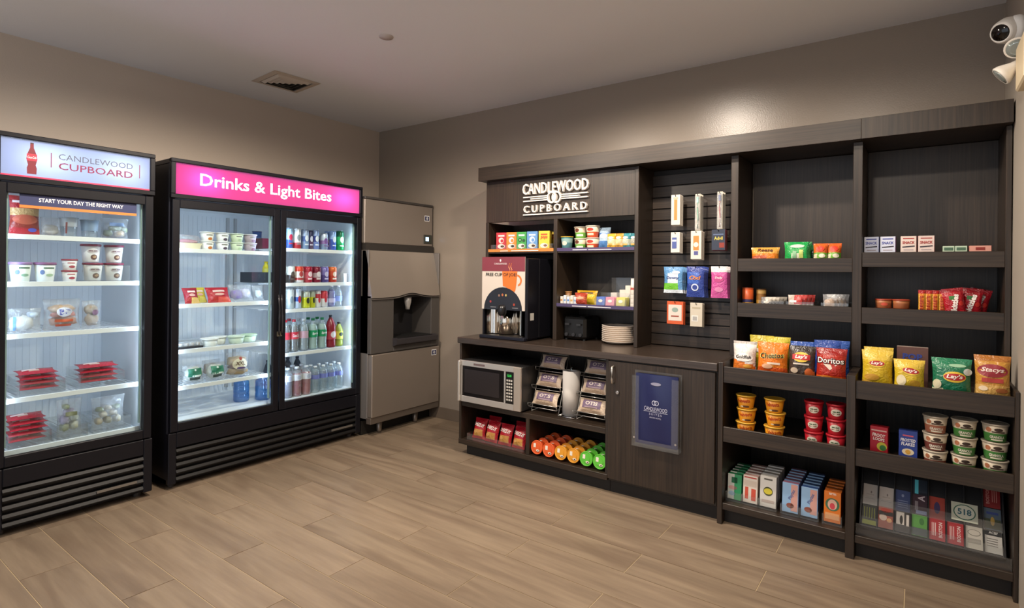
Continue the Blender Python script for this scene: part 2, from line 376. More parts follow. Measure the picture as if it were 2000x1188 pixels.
# ------------------------------------------------------------------ glass door coolers
WIRE = P('#eef1f4', .35); RAIL = P('#f4f6f8', .4); LED = P('#dff2ff', .5, 0, 5.0)
def cooler(label, W, doors, loc, shelves, sign):
    root = empty('glass_door_cooler', label, 'refrigerator', loc, PI / 2)
    D, H, T = 0.735, 1.972, 0.035
    b = MB()                                            # outer shell
    b.box(0, .03, .03, T, D, H - .03); b.box(W - T, .03, .03, W, D, H - .03); b.box(T, D - .04, .03, W - T, D, H - .03)
    b.box(T, .03, 1.735, W - T, D - .04, 1.75); b.box(0, .012, H - .03, W, D, H - .002); b.box(T, .05, .30, W - T, D - .04, .375)
    b.box(0, .03, .03, W, D - .05, .06)
    b.build('cabinet_shell', BLK2, root, False, .003)
    l = MB()
    l.box(T, .075, .386, T + .006, D - .05, 1.725); l.box(W - T - .006, .075, .386, W - T, D - .05, 1.725)
    l.box(T, .07, .376, W - T, D - .045, .386); l.box(T, .07, 1.725, W - T, D - .045, 1.734)
    l.build('liner', LINER, root)
    bk = MB(); bk.box(T, D - .052, .386, W - T, D - .045, 1.725)
    n = int((W - 2 * T) / .032)
    for i in range(n): bk.box(T + .01 + i * .032, D - .0545, .40, T + .036 + i * .032, D - .052, 1.70)
    bk.build('back_panel', LINER, root)
    # sign box
    f = MB(); f.box(0, 0, 1.735, W, .03, 1.761); f.box(0, 0, 1.949, W, .03, H); f.box(0, 0, 1.761, .026, .03, 1.949); f.box(W - .026, 0, 1.761, W, .03, 1.949)
    f.build('sign_frame', BLK, root, False, .003)
    si = MB(); si.box(.026, .1, 1.752, W - .026, .103, 1.94); si.box(.02, .03, 1.751, W - .02, .1, 1.754); si.box(.02, .03, 1.936, W - .02, .1, 1.939)
    si.build('sign_box', LINER, root)
    sign(root, W)
    # base and grille
    g = MB(); g.box(0, .004, .03, .045, .04, .335); g.box(W - .045, .004, .03, W, .04, .335); g.box(.045, .004, .245, W - .045, .04, .335)
    g.box(.045, .03, .03, W - .045, .04, .245); g.build('kick_panel', BLK, root, False, .004)
    for k in range(5):
        z = .232 - k * .042
        MB().prism([(.028, z - .016), (.004, z - .018), (.002, z - .011), (.012, z + .003), (.028, z + .006)], .045, W - .045, 'x').build('grille_slat', P('#171616', .42, 0, 0, .22), root)
    bd = box('badge', (W - .27, -.001, .098, W - .08, .004, .112), P('#8f8c88', .3, .7), root)
    for x in (.05, W - .05):
        for y in (.08, D - .08): MB().lathe([(.02, 0), (.02, .03)], 12, c=(x, y, 0)).build('foot', GREYP, root)
    # doors
    for i, (a, c) in enumerate(doors):
        d = MB(); fw = .042; z0, z1 = .342, 1.728
        d.box(a, 0, z0, a + fw, .028, z1); d.box(c - fw, 0, z0, c, .028, z1); d.box(a + fw, 0, z0, c - fw, .028, z0 + .05); d.box(a + fw, 0, z1 - .05, c - fw, .028, z1)
        do = d.build('door', BLK, root, False, .003)
        box('pane', (a + fw, .016, z0 + .05, c - fw, .02, z1 - .05), GLASS, do)
        hx = (c - .006) if i == 0 and len(doors) == 2 else (a + .006)
        MB().tube([(hx, -.004, 1.14), (hx - .004, -.018, 1.10), (hx - .006, -.024, 1.0), (hx - .004, -.018, .90), (hx, -.004, .86)], .008).build('handle', P('#2a292e', .25), do, True)
        MB().box(hx - .014, -.012, .855, hx + .002, -.003, .888).build('lock', P('#8d8778', .3, .8), do)
        # LED channel on the hinge jamb of each door
        for sx, sg in ((a + fw + .004, 1), (c - fw - .012, -1)):
            ld = MB(); ld.box(sx, .034, .43, sx + .008, .05, 1.68); lo = ld.build('led_channel', P('#9fb7b4', .4), root)
            ld = MB()
            for q in range(34): ld.box(sx + .001, .05, .45 + q * .036, sx + .007, .0515, .462 + q * .036)
            ld.build('led_row', LED, lo)
            wx = sx + .004
            L = area('cooler_led', (0, 0, 0), (0, 0, 0), .02, 1.2, COOLW, COOL, 170)
            L.parent = root; L.location = (wx, .056, 1.055)
            L.rotation_euler = (PI / 2, 0, -sg * math.radians(42))
        # pilasters and shelves
        for sx in (a + .02, c - .03): box('pilaster', (max(sx, T + .008), D - .075, .42, max(sx, T + .008) + .018, D - .0555, 1.7), LGREY, root)
        for z in shelves[i]:
            sh = MB(); x0, x1 = max(a, T) + .012, min(c, W - T) - .012
            for q in range(int((x1 - x0) / .025)): sh.box(x0 + .01 + q * .025, .085, z - .006, x0 + .014 + q * .025, D - .08, z - .001)
            for y in (.09, .3, D - .085): sh.box(x0, y, z - .012, x1, y + .006, z - .006)
            so = sh.build('wire_shelf', WIRE, root)
            box('price_rail', (x0, .066, z - .022, x1, .078, z + .003), RAIL, so, .001)
    return root
COOLW = 1.6
def translucent(name, h, e):
    m = bpy.data.materials.new(name); m.use_nodes = True; nt = m.node_tree
    for n in list(nt.nodes): nt.nodes.remove(n)
    out = N(nt, 'ShaderNodeOutputMaterial'); tr = N(nt, 'ShaderNodeBsdfTranslucent'); em = N(nt, 'ShaderNodeEmission'); ad = N(nt, 'ShaderNodeAddShader')
    tr.inputs[0].default_value = lin(h); em.inputs[0].default_value = lin(h); em.inputs[1].default_value = e
    nt.links.new(tr.outputs[0], ad.inputs[0]); nt.links.new(em.outputs[0], ad.inputs[1]); nt.links.new(ad.outputs[0], out.inputs[0]); return m
def backlight(root, xs, watts):
    for x in xs:
        L = area('sign_tube', (0, 0, 0), (0, 0, 0), .16, .03, watts, (1, .97, 1), 180); L.parent = root; L.location = (x, .095, 1.86); L.rotation_euler = (PI / 2, 0, PI)
        L.rotation_euler = (-PI / 2, 0, 0)
def sign_pink(root, W):
    p = box('sign_panel', (.026, .012, 1.761, W - .026, .015, 1.949), translucent('pink_panel', '#d46aa6', .42), root)
    backlight(root, (.2, W - .17), .35)
    islands(txt(p, 'Drinks & Light Bites', W * .458, 1.853, .098, P('#fff4fb', .5, 0, .75), lambda x, z: (x, .0105, z), .95, .014), 'letter')
def sign_white(root, W):
    p = box('sign_panel', (.026, .012, 1.761, W - .026, .015, 1.949), translucent('white_panel', '#c2cadf', .38), root)
    backlight(root, (.2, W - .15), .12)
    s = lambda x, z: (x, .0105, z)
    R, G = P('#7a1440', .5, 0, .2), P('#474a52', .5, 0, .05)
    patch(p, W / 2, 1.7655, W - .054, .008, P('#c03050', .5, 0, .6), s)
    islands(txt(p, 'CANDLEWOOD', W * .60, 1.885, .030, G, s, .335, -.003), 'letter')
    islands(txt(p, 'CUPBOARD', W * .60, 1.837, .036, R, s, .335, .008), 'letter')
    for x in (.222, .622): patch(p, x, 1.862, .004, .075, R, s)
    prof = [(0, .016), (.03, .017), (.045, .013), (.075, .019), (.105, .014), (.13, .0065), (.15, .006)]
    z0 = 1.78
    poly(p, [(.145 - r * 1.15, z0 + z) for z, r in prof] + [(.145 + r * 1.15, z0 + z) for z, r in reversed(prof)], P('#6e1c28', .5, 0, .45), s, 'bottle_picture')
    patch(p, .145, z0 + .083, .04, .034, P('#c02c3c', .5, 0, .6), lambda x, z: (x, .0102, z))
    txt(p, 'Coca-Cola', .145, z0 + .083, .012, P('#ffe8ea', .5, 0, .8), lambda x, z: (x, .0099, z), .034, .0, .3)
    patch(p, .145, z0 + .153, .014, .006, P('#4b2a2a', .5), s)
f2 = cooler('black double-door glass cooler with glowing pink Drinks and Light Bites sign', 1.403, [(.008, .696), (.704, 1.395)], (-3.575, 1.483, 0),
            [(1.436, 1.095, .816, .593), (1.465, 1.217, 1.029, .715)], sign_pink)
f1 = cooler('black single-door glass cooler with white lit sign at the picture edge', .70, [(.008, .692)], (-3.575, .698, 0),
            [(1.478, 1.239, .978, .657, .402)], sign_white)
d1 = [c for c in f1.children if c.name.startswith('door')][0]
s = lambda x, z: (x, .0152, z)
patch(d1, .355, 1.652, .51, .055, P('#2d3560', .5), s, name='door_banner'); patch(d1, .355, 1.617, .51, .014, P('#d9823a', .5), s, name='banner_stripe')
txt(d1, 'START YOUR DAY THE RIGHT WAY', .36, 1.654, .020, WHITE, lambda x, z: (x, .0146, z), .37, .02)

# ------------------------------------------------------------------ ice machine
im = empty('ice_dispenser', 'stainless steel ice machine stacked on an ice dispenser in the corner', 'ice machine', (-3.46, 2.893, 0), PI / 2)
W = .765; D = .83
h = MB(); h.box(0, .10, 1.53, W, D, 1.885); h.build('ice_maker_head', STEEL, im, False, .006)
box('head_top', (-.002, .095, 1.885, W + .002, D, 1.905), GREYP, im, .004)
box('head_side', (W + .0, .11, 1.535, W + .012, D, 1.88), GREYP, im)
box('joint_band', (.005, .085, 1.475, W, D, 1.53), P('#2b2724', .6), im)
bd = MB(); bd.box(0, .05, .14, .012, D, 1.475); bd.box(W - .004, .02, .14, W + .012, D, 1.475); bd.box(0, .28, .14, W, D, 1.475)
bd.build('bin_body', P('#7a7673', .42, .3), im, False, .003)
def hood(u, v):
    zb = 1.098 + .030 * math.exp(-((u - .56) / .17) ** 2)
    z = zb + (1.475 - zb) * v; q = (1.475 - z) / .38
    return (W * u, .085 - .083 * q ** .85, z)
hb = MB(); hb.grid(hood, 24, 8); hb.grid(lambda u, v: (hood(u, 0)[0], hood(u, 0)[1] + .02 * v, hood(u, 0)[2] - .0 * v), 24, 1)
for u in (0, 1):
    hb.add([hood(u, j / 8) for j in range(9)] + [(W * u, .12, 1.475), (W * u, .12, hood(u, 0)[2])], [tuple(range(11))])
hb.build('hood', P('#a89e94', .28, .6), im, True)
tr = MB(); tr.grid(lambda u, v: (hood(u, 0)[0], hood(u, 0)[1] - .003 + .02 * v, hood(u, 0)[2] - .014 * (1 - v)), 24, 1); tr.build('hood_trim', P('#6d6661', .4, .5), im)
n0, n1 = .235, .665
mid = MB(); mid.box(0, .012, .655, n0, .28, 1.115); mid.box(n1, .012, .655, W, .28, 1.115); mid.box(n0, .012, .655, n1, .28, .735)
mid.box(n0, .15, 1.09, n1, .28, 1.15)
mid.build('dispenser_surround', P('#4b4744', .45), im, False, .004)
box('niche_back', (n0, .25, .735, n1, .279, 1.12), P('#242325', .5), im)
ty = MB(); ty.prism([(.0, .70), (-.035, .715), (-.04, .755), (.0, .765), (.24, .74), (.24, .70)], n0 - .01, n1 + .04, 'x'); ty.build('drip_tray', P('#353235', .4), im)
box('tray_grid', (n0 + .02, -.02, .762, n1 - .01, .2, .766), DARK, im)
sp = MB(); sp.lathe([(.035, .13), (.03, .06), (.022, .03), (.018, 0)], 16, c=((n0 + n1) / 2 + .01, .09, .985)); sp.build('ice_chute', P('#c9c6c2', .3, .3), im, True)
box('chute_housing', (n0 + .1, .05, 1.09, n1 - .1, .2, 1.14), P('#2d2b2b', .5), im)
box('lower_panel', (.004, -.002, .155, W - .004, .05, .65), P('#8d8278', .36, .45), im, .006)
box('bottom_rail', (0, .006, .105, W, .06, .155), P('#6f655c', .45, .5), im, .003)
box('toe_panel', (.01, .13, .0, W + .012, .16, .11), P('#15130f', .7), im)
for x, y in ((.16, .09), (.56, .09), (.16, .7), (.56, .7)):
    MB().lathe([(.018, 0), (.02, .02), (.026, .105)], 12, c=(x, y, 0)).build('leg', P('#8c8278', .35, .7), im, True)
for zz, yy in ((1.78, .0985), (.6, -.0035)):
    s = (lambda yy: lambda x, z: (x, yy, z))(yy)
    pl = patch(im, W - .075, zz, .06, .05, WHITE, s, name='badge_plate')
    patch(pl, W - .075, zz, .05, .038, P('#2b2c55', .4), (lambda yy: lambda x, z: (x, yy - .001, z))(yy))
    patch(pl, W - .075, zz, .02, .012, WHITE, (lambda yy: lambda x, z: (x, yy - .002, z))(yy)); patch(pl, W - .075, zz, .008, .03, WHITE, (lambda yy: lambda x, z: (x, yy - .002, z))(yy), n=2)
cp = box('control_panel', (W - .115, .094, 1.555, W - .012, .101, 1.635), P('#33362f', .4), im, .003)
patch(cp, W - .075, 1.597, .04, .035, P('#bcd8ff', .5, 0, 1.2), lambda x, z: (x, .0925, z), name='screen')
# ------------------------------------------------------------------ cabinetry
YW = 3.668      # back of the cabinets
def part(parent, name, b, mat=None, bev=.0015): return box(name, b, mat or WOODV, parent, bev)
TOE = P('#171310', .6)
c = empty('open_base_cabinet', 'dark wood open base cabinet holding the microwave, left end of the counter', 'cabinet', (-2.09, 3.36, 0))
inv = lambda o: (setattr(o, 'matrix_parent_inverse', Matrix.Translation(-o.parent.location)), o)[1]
def cpart(name, b, mat=None, bev=.0015): return inv(part(c, name, b, mat, bev))
cpart('side_panel', (-2.682, 3.045, .078, -2.662, YW, .80)); cpart('side_panel', (-1.522, 3.05, .078, -1.503, YW, .80), WOODI)
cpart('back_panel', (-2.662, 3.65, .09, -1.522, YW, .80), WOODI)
cpart('bottom_deck', (-2.682, 3.04, .078, -1.503, 3.65, .112), WOODH); cpart('shelf', (-2.662, 3.05, .349, -1.522, 3.65, .383), WOODH)
cpart('divider', (-2.101, 3.05, .112, -2.072, 3.65, .349)); cpart('toe_kick', (-2.64, 3.085, 0, -1.503, 3.10, .078), TOE); cpart('toe_side', (-2.64, 3.10, 0, -2.62, YW, .078), TOE)
c = empty('door_cabinet', 'dark wood base cabinet with a single closed door under the counter', 'cabinet', (-1.18, 3.36, 0))
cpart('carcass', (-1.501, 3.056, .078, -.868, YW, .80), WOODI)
dr = cpart('door', (-1.498, 3.034, .095, -.876, 3.054, .792))
MB().tube([(-1.462, 3.032, .765), (-1.462, 3.008, .76), (-1.462, 3.006, .74), (-1.462, 3.006, .69), (-1.462, 3.008, .67), (-1.462, 3.032, .665)], .0055, 8).build('handle', P('#c9c2b8', .3, .8), dr, True)
MB().lathe([(.011, 0), (.011, -.008), (.008, -.01)], 16, c=(-1.436, 3.034, .613), axis='y').build('lock', CHROME, dr, True)
for ch in dr.children: ch.matrix_parent_inverse = dr.matrix_parent_inverse
for ch in dr.children: ch.matrix_parent_inverse = Matrix.Identity(4)
cpart('toe_kick', (-1.502, 3.085, 0, -.87, 3.10, .078), TOE)
tag(box('countertop', (-2.692, 3.028, .801, -.864, YW, .843), grainy('laminate_counter', '#332a24', '#453a33', (2.2, 90, 90), .25, .02), None, .003), 'long dark wood laminate countertop carrying the coffee machine', 'countertop')

c = empty('wall_hutch', 'dark wood wall hutch with raised white sign lettering above the counter', 'hutch', (-2.06, 3.5, .843))
cpart('side_panel', (-2.682, 3.33, .844, -2.655, YW, 1.686)); cpart('post', (-2.075, 3.33, .844, -2.045, YW, 1.686)); cpart('post', (-1.472, 3.33, .844, -1.446, YW, 1.994))
cpart('back_panel', (-2.655, 3.65, .844, -1.472, YW, 1.686), WOODI)
sp_ = cpart('sign_panel', (-2.682, 3.334, 1.686, -1.4725, 3.36, 1.994))
cpart('shelf', (-2.655, 3.335, 1.45, -2.075, 3.65, 1.472), WOODH); cpart('shelf', (-2.045, 3.335, 1.45, -1.472, 3.65, 1.472), WOODH); cpart('shelf', (-2.045, 3.335, 1.072, -1.472, 3.65, 1.092), WOODH)
def strip(parent, x0, x1, z, col, bits, barw):
    o = box('price_strip', (x0, 3.329, z - .004, x1, 3.334, z + .018), P(col, .4), parent); inv(o)
    for (a, b) in bits: p_ = box('strip_print', (a, 3.3275, z + .001, b, 3.3289, z + .006), P('#e9e4e6', .5), o)
strip(c, -2.655, -2.075, 1.466, '#c8823c', [(-2.54, -2.47), (-2.44, -2.20)], 0)
strip(c, -2.045, -1.472, 1.466, '#4a3f63', [(-1.92, -1.81), (-1.80, -1.63)], 0); strip(c, -2.045, -1.472, 1.084, '#4a3f63', [(-1.92, -1.81), (-1.80, -1.63)], 0)
LET = P('#e4ddd6', .35)
ls = lambda x, z: (x, 3.312, z)
A_ = txt(c, 'CANDLEWOOD', -2.065, 1.91, .078, LET, ls, .535, .012, depth=.021); inv(A_); islands(A_, 'letter')
B_ = txt(c, 'CUPBOARD', -2.065, 1.766, .052, LET, ls, .515, .012, 0, 1.5, depth=.021); inv(B_); islands(B_, 'letter')
em = MB()
for sx in (-1, 1):
    n = 28
    for k in range(n):
        a0, a1 = 2 * PI * k / n, 2 * PI * (k + 1) / n
        q = []
        for r, a in ((1, a0), (1, a1), (.72, a1), (.72, a0)): q.append((-2.065 + sx * .018 + .038 * r * math.cos(a), 1.838 + .042 * r * math.sin(a)))
        em.add([(p[0], 3.312 + .002 * sx, p[1]) for p in q] + [(p[0], 3.333, p[1]) for p in q], [(0, 1, 2, 3), (4, 5, 6, 7), (0, 1, 5, 4), (2, 3, 7, 6)])
em.box(-2.072, 3.314, 1.815, -2.058, 3.333, 1.861)
for sx in (-1, 1):
    for z, L in ((1.852, .262), (1.838, .20), (1.824, .262)):
        a, b = sorted((-2.065 + sx * .058, -2.065 + sx * L)); em.box(a, 3.315, z - .0038, b, 3.333, z + .0038)
em.box(-2.327, 3.315, 1.722, -1.803, 3.333, 1.730)
islands(inv(em.build('emblem', LET, c)), 'emblem_piece')

c = empty('cornice', 'long dark wood header board running across the top of all shelving', 'cornice', (-1.2, 3.47, 1.996))
cpart('header_board', (-2.712, 3.27, 1.996, -.2475, YW, 2.098), WOODH, .001); cpart('header_board', (-.2465, 3.27, 1.996, .322, YW, 2.098), WOODV, .001)

c = empty('slat_wall', 'dark wood slat wall with hanging toiletries between hutch and shelves', 'slat wall', (-1.165, 3.6, .843))
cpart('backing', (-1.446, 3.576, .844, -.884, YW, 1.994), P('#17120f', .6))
z = .8452; zs = [.8452] + [.919 + .0745 * k for k in range(15)]
for a, b in zip(zs[:-1], zs[1:]):
    b = min(b, 1.994); cpart('slat', (-1.445, 3.558, a + .0035, -.885, 3.576, b - .0035), WOODH, .001)

def shelf_unit(label, up, low, x0u, x1u, x0l, x1l, s1, s2, loc, kick):
    global c
    c = empty('display_shelving', label, 'shelving', loc)
    for (a, b) in up: cpart('post', (a, 3.33, .852, b, YW, 1.994))
    for (a, b) in low: cpart('lower_post', (a, 3.036, 0.0, b, YW, .851))
    cpart('back_panel', (x0l, 3.655, .09, x1l, YW, 1.994), WOODV)
    for (b0, t0) in (s1, s2):
        cpart('shelf', (x0u, 3.349, b0 + .004, x1u, 3.654, b0 + .034), WOODH); cpart('shelf_lip', (x0u, 3.332, b0, x1u, 3.348, t0), WOODH)
    for (b0, t0) in ((.745, .829), (.434, .513)):
        cpart('shelf', (x0l, 3.06, b0 + .006, x1l, 3.654, b0 + .038), WOODH); cpart('shelf_lip', (x0l, 3.042, b0, x1l, 3.059, t0), WOODH)
    cpart('bottom_deck', (x0l, 3.042, .078, x1l, 3.654, .112), WOODH); cpart('toe_kick', (x0l, 3.085, 0, x1l, 3.10, .078), TOE)
    return c
U1 = shelf_unit('dark wood shelving bay next to the slat wall', [(-.883, -.843), (-.284, -.243)], [(-.861, -.836), (-.277, -.241)], -.843, -.284, -.836, -.277, (1.332, 1.405), (1.075, 1.154), (-.56, 3.36, 0), 0)
U2 = shelf_unit('dark wood shelving bay against the pale end wall', [(.303, .324)], [(.312, .326)], -.2420, .303, -.2400, .312, (1.359, 1.433), (1.073, 1.155), (.04, 3.36, 0), 0)
# ------------------------------------------------------------------ product builders (local: base at origin, front towards -y)
def bag(name, label, cat, w, h, t, mats, pat, loc, rz=0.0, rx=0.0, prints=(), group=None, wr=.35, ry=0.0, seed=None):
    rnd = random.Random(seed if seed is not None else name + label)
    ph = [rnd.uniform(0, 6.28) for _ in range(4)]
    def th(u, v):
        e = max(0.0, 1 - abs(2 * u - 1) ** 2.6) ** .7; q = max(0.0, math.sin(PI * min(1, max(0, (v - .05) / .9)))) ** .55
        wv = 1 + wr * .45 * (math.sin(9 * u + 5 * v + ph[0]) * .5 + math.sin(14 * v - 7 * u + ph[1]) * .4 + math.sin(23 * u + ph[2]) * .25 * (1 - q)) * (1.1 - q * .4)
        return t / 2 * e * q * wv
    def xz(u, v):
        pin = 1 - .09 * math.sin(PI * v); return ((u - .5) * w * pin, h * v)
    m = MB()
    m.grid(lambda u, v: (xz(u, v)[0], -th(u, v) - .0006, xz(u, v)[1]), 14, 16, pat)
    m.grid(lambda u, v: (xz(u, v)[0], th(u, v) + .0006, xz(u, v)[1]), 14, 10, 0)
    mats = [foil(q.name.split('_')[1][:6]) if q.name.startswith('paint_') else q for q in mats]
    o = m.build(name, mats, None, True)
    place(o, loc, rz, rx, ry); tag(o, label, cat, group)
    def surf(x, z):
        v = min(.99, max(.01, z / h)); pin = 1 - .09 * math.sin(PI * v); u = min(.99, max(.01, x / (w * pin) + .5))
        return (x, -th(u, v) - .0030, z)
    for p in prints: p(o, surf)
    return o
def T(s, x, z, h, col, wmax=None, bold=.02, shear=0.0, rot=0.0, off=0.0006):
    return lambda o, sf: txt(o, s, x, z, h, P(col, .5) if isinstance(col, str) else col, (lambda a, b: (lambda q: (q[0], q[1] - off, q[2]))(sf(a, b))), wmax, bold, shear, 1.0, rot)
def E_(x, z, w, h, col, shape='ellipse', rot=0.0, off=0.0, name='print_patch'):
    return lambda o, sf: patch(o, x, z, w, h, P(col, .5) if isinstance(col, str) else col, (lambda a, b: (lambda q: (q[0], q[1] - off, q[2]))(sf(a, b))), shape, 8, rot, name)
R_ = lambda x, z, w, h, col, rot=0.0, off=0.0: E_(x, z, w, h, col, 'rect', rot, off)
def carton(name, label, cat, w, d, h, cols, loc, rz=0.0, prints=(), group=None, rx=0.0, bev=.0012, ry=0.0):
    """cols: front, side, top"""
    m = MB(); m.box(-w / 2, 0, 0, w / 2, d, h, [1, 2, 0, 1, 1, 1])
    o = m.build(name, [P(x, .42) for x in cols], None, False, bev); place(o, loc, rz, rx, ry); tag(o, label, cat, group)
    for p in prints: p(o, flat(.0008))
    return o
def cup(name, label, cat, rb, rt, h, body, lid, loc, rz=0.0, bands=(), prints=(), group=None, seg=24, lidh=.006, lr=1.06):
    """tapered tub; bands: (z fraction, colour) from bottom up"""
    zs = [0.0] + [b[0] for b in bands] + [1.0]; cols = [body] + [b[1] for b in bands]
    prof = [(rb * .96, 0)] + [(rb + (rt - rb) * q, h * q) for q in zs if q > 0 or True]
    prof[1] = (rb, .002); mi = [0] + list(range(len(cols)))
    m = MB(); m.lathe(prof, seg, mi, caps=True)
    o = m.build(name, [P(x, .4) if isinstance(x, str) else x for x in cols], None, True); place(o, loc, rz); tag(o, label, cat, group)
    l = MB(); l.lathe([(rt * lr, h - lidh * .6), (rt * lr * 1.01, h), (rt * lr, h + lidh * .4), (rt * .97, h + lidh * .5), (rt * .95, h + lidh * .2)], seg)
    l.build('lid', P(lid, .4) if isinstance(lid, str) else lid, o, True)
    def sf(x, z):
        r = (rb + (rt - rb) * min(1, max(0, z / h))) + .0008; a = x / r
        return (r * math.sin(a), -r * math.cos(a), z)
    for p in prints: p(o, sf)
    return o
def can(name, label, r, h, body, bands, loc, rz=0.0, prints=(), cat='can', group=None, top='#c3c7cb'):
    zs = [0.0] + [b[0] for b in bands] + [1.0]; cols = [body] + [b[1] for b in bands]
    prof = [(r * .82, 0), (r, .008)] + [(r, .008 + (h - .022) * q) for q in zs[1:-1]] + [(r, h - .014), (r * .84, h - .003)]
    mi = [0] + list(range(len(cols))) + [len(cols) - 1]
    m = MB(); m.lathe(prof, 18, mi); o = m.build(name, [P(x, .3, .25) for x in cols], None, True); place(o, loc, rz); tag(o, label, cat, group)
    MB().lathe([(r * .84, h - .003), (r * .85, h), (r * .78, h), (r * .76, h - .004), (0, h - .004)], 18).build('can_lid', P(top, .3, .8), o, True)
    sf = lambda x, z: ((r + .0008) * math.sin(x / r), -(r + .0008) * math.cos(x / r), z)
    for p in prints: p(o, sf)
    return o
def bottle(name, label, r, h, body, lab, capc, loc, rz=0.0, labz=(.42, .66), ribs=False, prints=(), group=None, shoulder=.66, capr=.014, liquid=None):
    prof = [(r * .8, 0), (r, .012)]
    if ribs:
        n = 6
        for k in range(n):
            zz = h * (.1 + .3 * k / n); prof += [(r * .93, zz), (r, zz + h * .025)]
    else: prof += [(r * .98, h * .1), (r * .92, h * .22), (r, h * .38)]
    prof += [(r, h * labz[0]), (r, h * labz[1]), (r * .97, h * shoulder), (r * .72, h * (shoulder + .13)), (r * .42, h * .885), (.0115, h * .915), (.0115, h * .94)]
    m = MB(); m.lathe(prof, 18); o = m.build(name, body, None, True); place(o, loc, rz); tag(o, label, 'bottle', group)
    if liquid:
        q = [(max(a - .0022, .001), b + .002) for a, b in prof if b < h * .84]; MB().lathe(q, 16).build('drink', liquid, o, True)
    MB().lathe([(r + .0008, h * labz[0]), (r + .0008, h * labz[1])], 18, caps=False).build('label_band', P(lab, .4) if isinstance(lab, str) else lab, o, True)
    MB().lathe([(capr, h * .93), (capr, h * .99), (capr * .9, h)], 14).build('cap', P(capc, .4), o, True)
    sf = lambda x, z: ((r + .0018) * math.sin(x / r), -(r + .0018) * math.cos(x / r), z)
    for p in prints: p(o, sf)
    return o
def bin_(label, w, d, h, loc, rz=0.0, fh=None, cat='bin', name='acrylic_bin', t=.003):
    fh = fh or h
    m = MB(); m.box(-w / 2, 0, 0, w / 2, d, t); m.box(-w / 2, 0, t, w / 2, t, fh); m.box(-w / 2, d - t, t, w / 2, d, h)
    for s in (-1, 1):
        x = s * w / 2; m.prism([(t, t), (d - t, t), (d - t, h), (t, fh)], min(x, x - s * t), max(x, x - s * t), 'x')
    o = m.build(name, ACRYL, None); place(o, loc, rz); return tag(o, label, cat)
def lump(name, parent, cx, cy, cz, sx, sy, sz, col, seed=0, n=10):
    rnd = random.Random(seed); ph = [rnd.uniform(0, 6.28) for _ in range(3)]
    def fn(u, v):
        a, b = 2 * PI * u, PI * (v - .5); k = 1 + .12 * math.sin(3 * a + ph[0]) + .1 * math.sin(5 * b + 2 * a + ph[1])
        q = lambda t_: math.copysign(abs(t_) ** .75, t_)
        return (cx + sx / 2 * k * q(math.cos(b)) * q(math.cos(a)), cy + sy / 2 * q(math.cos(b)) * q(math.sin(a)), cz + sz / 2 * k * q(math.sin(b)))
    return MB().grid(fn, n + 4, n - 2).build(name, P(col, .55), parent, True)
def filmbag(name, label, cat, w, h, t, loc, rz, fill, group=None, prints=(), seed=0, rx=0.0):
    """clear film bag with food inside; fill: (name, x, z, w, h, colour)"""
    o = bag(name, label, cat, w, h, t, [FILM], 0, loc, rz, rx, prints, group, .9, 0.0, seed)
    for k, (n, x, z, sw, sh, col) in enumerate(fill): lump(n, o, x, 0, z, sw, t * .72, sh, col, seed * 31 + k)
    return o
RZ = PI / 2      # products in the coolers face into the room

# ------------------------------------------------------------------ cooler with white sign (y .70 - 1.40)
FX = -3.70
bag('frozen_meal_pack', 'red frozen food pack with a pasta picture on the cooler top shelf', 'frozen food', .125, .20, .03, [P('#a8202c', .35), P('#c9a06a', .4), P('#8e2a22', .4)],
    lambda u, v: 1 if .52 < v < .68 else (2 if .18 < v <= .52 else 0), (-3.71, .845, 1.4785), RZ, .0, [R_(0, .17, .1, .012, '#f0d8d4'), E_(.03, .028, .035, .02, '#4a4fae'), E_(.0, .08, .1, .05, '#b5523a')])
filmbag('fruit_bag', 'clear bag of cut fruit beside the red pack on the top shelf', 'food bag', .09, .10, .05, (-3.72, .955, 1.4785), RZ, [('filling', 0, .035, .07, .05, '#b9b2a6')], seed=3)
cup('parfait_cup', 'tall clear cup of white parfait on the cooler top shelf', 'food cup', .032, .042, .105, PET, PET, (-3.74, 1.038, 1.4785), RZ, [(.55, '#dfe3e6')], [R_(-.02, .05, .008, .06, '#9a4a44')])
cup('fruit_cup', 'clear lidded cup with pale blue band on the cooler top shelf', 'food cup', .034, .042, .10, PET, PET, (-3.74, 1.132, 1.4785), RZ, [(.4, '#a9c0d8')])
filmbag('salad_bag', 'rounded clear bag of salad at the top shelf end', 'food bag', .14, .12, .08, (-3.74, 1.252, 1.4785), RZ, [('greens', -.035, .035, .04, .035, '#97a48a'), ('chicken', .02, .035, .05, .035, '#c2a98c'), ('greens', .0, .065, .06, .03, '#a9b39a'), ('greens', .045, .055, .03, .03, '#8f9c80')], seed=5, prints=[R_(0, .085, .07, .02, '#7f93b0')])
ICE = [(.83, '#e4ece4', '#9a7aa8', '#8fb59a', 'leftmost pale green ice cream tub with mauve lid'), (.93, '#e9ecea', '#8d5a86', '#a9c3a2', 'second white ice cream tub with mauve lid, not stacked')]
for y, b, l, e, lb in ICE:
    cup('ice_cream_tub', lb, 'tub', .036, .045, .096, b, l, (-3.71, y, 1.2395), RZ, [], [E_(-.02, .05, .02, .025, '#6f86b8'), E_(.012, .035, .035, .015, e), R_(.01, .072, .05, .008, '#5d7a66')], 'ice cream tubs', lidh=.012)
for k, lb in enumerate(('small white ice cream cup at the bottom of its pair', 'small white ice cream cup on top of another')):
    cup('ice_cream_cup', lb, 'tub', .028, .034, .057, '#efeceb', '#a83848', (-3.71, 1.035, 1.2395 + k * .0605), RZ, [], [E_(.004, .02, .03, .014, '#b04a58'), R_(0, .04, .035, .006, '#c98088')], 'small ice cream cups', lidh=.007)
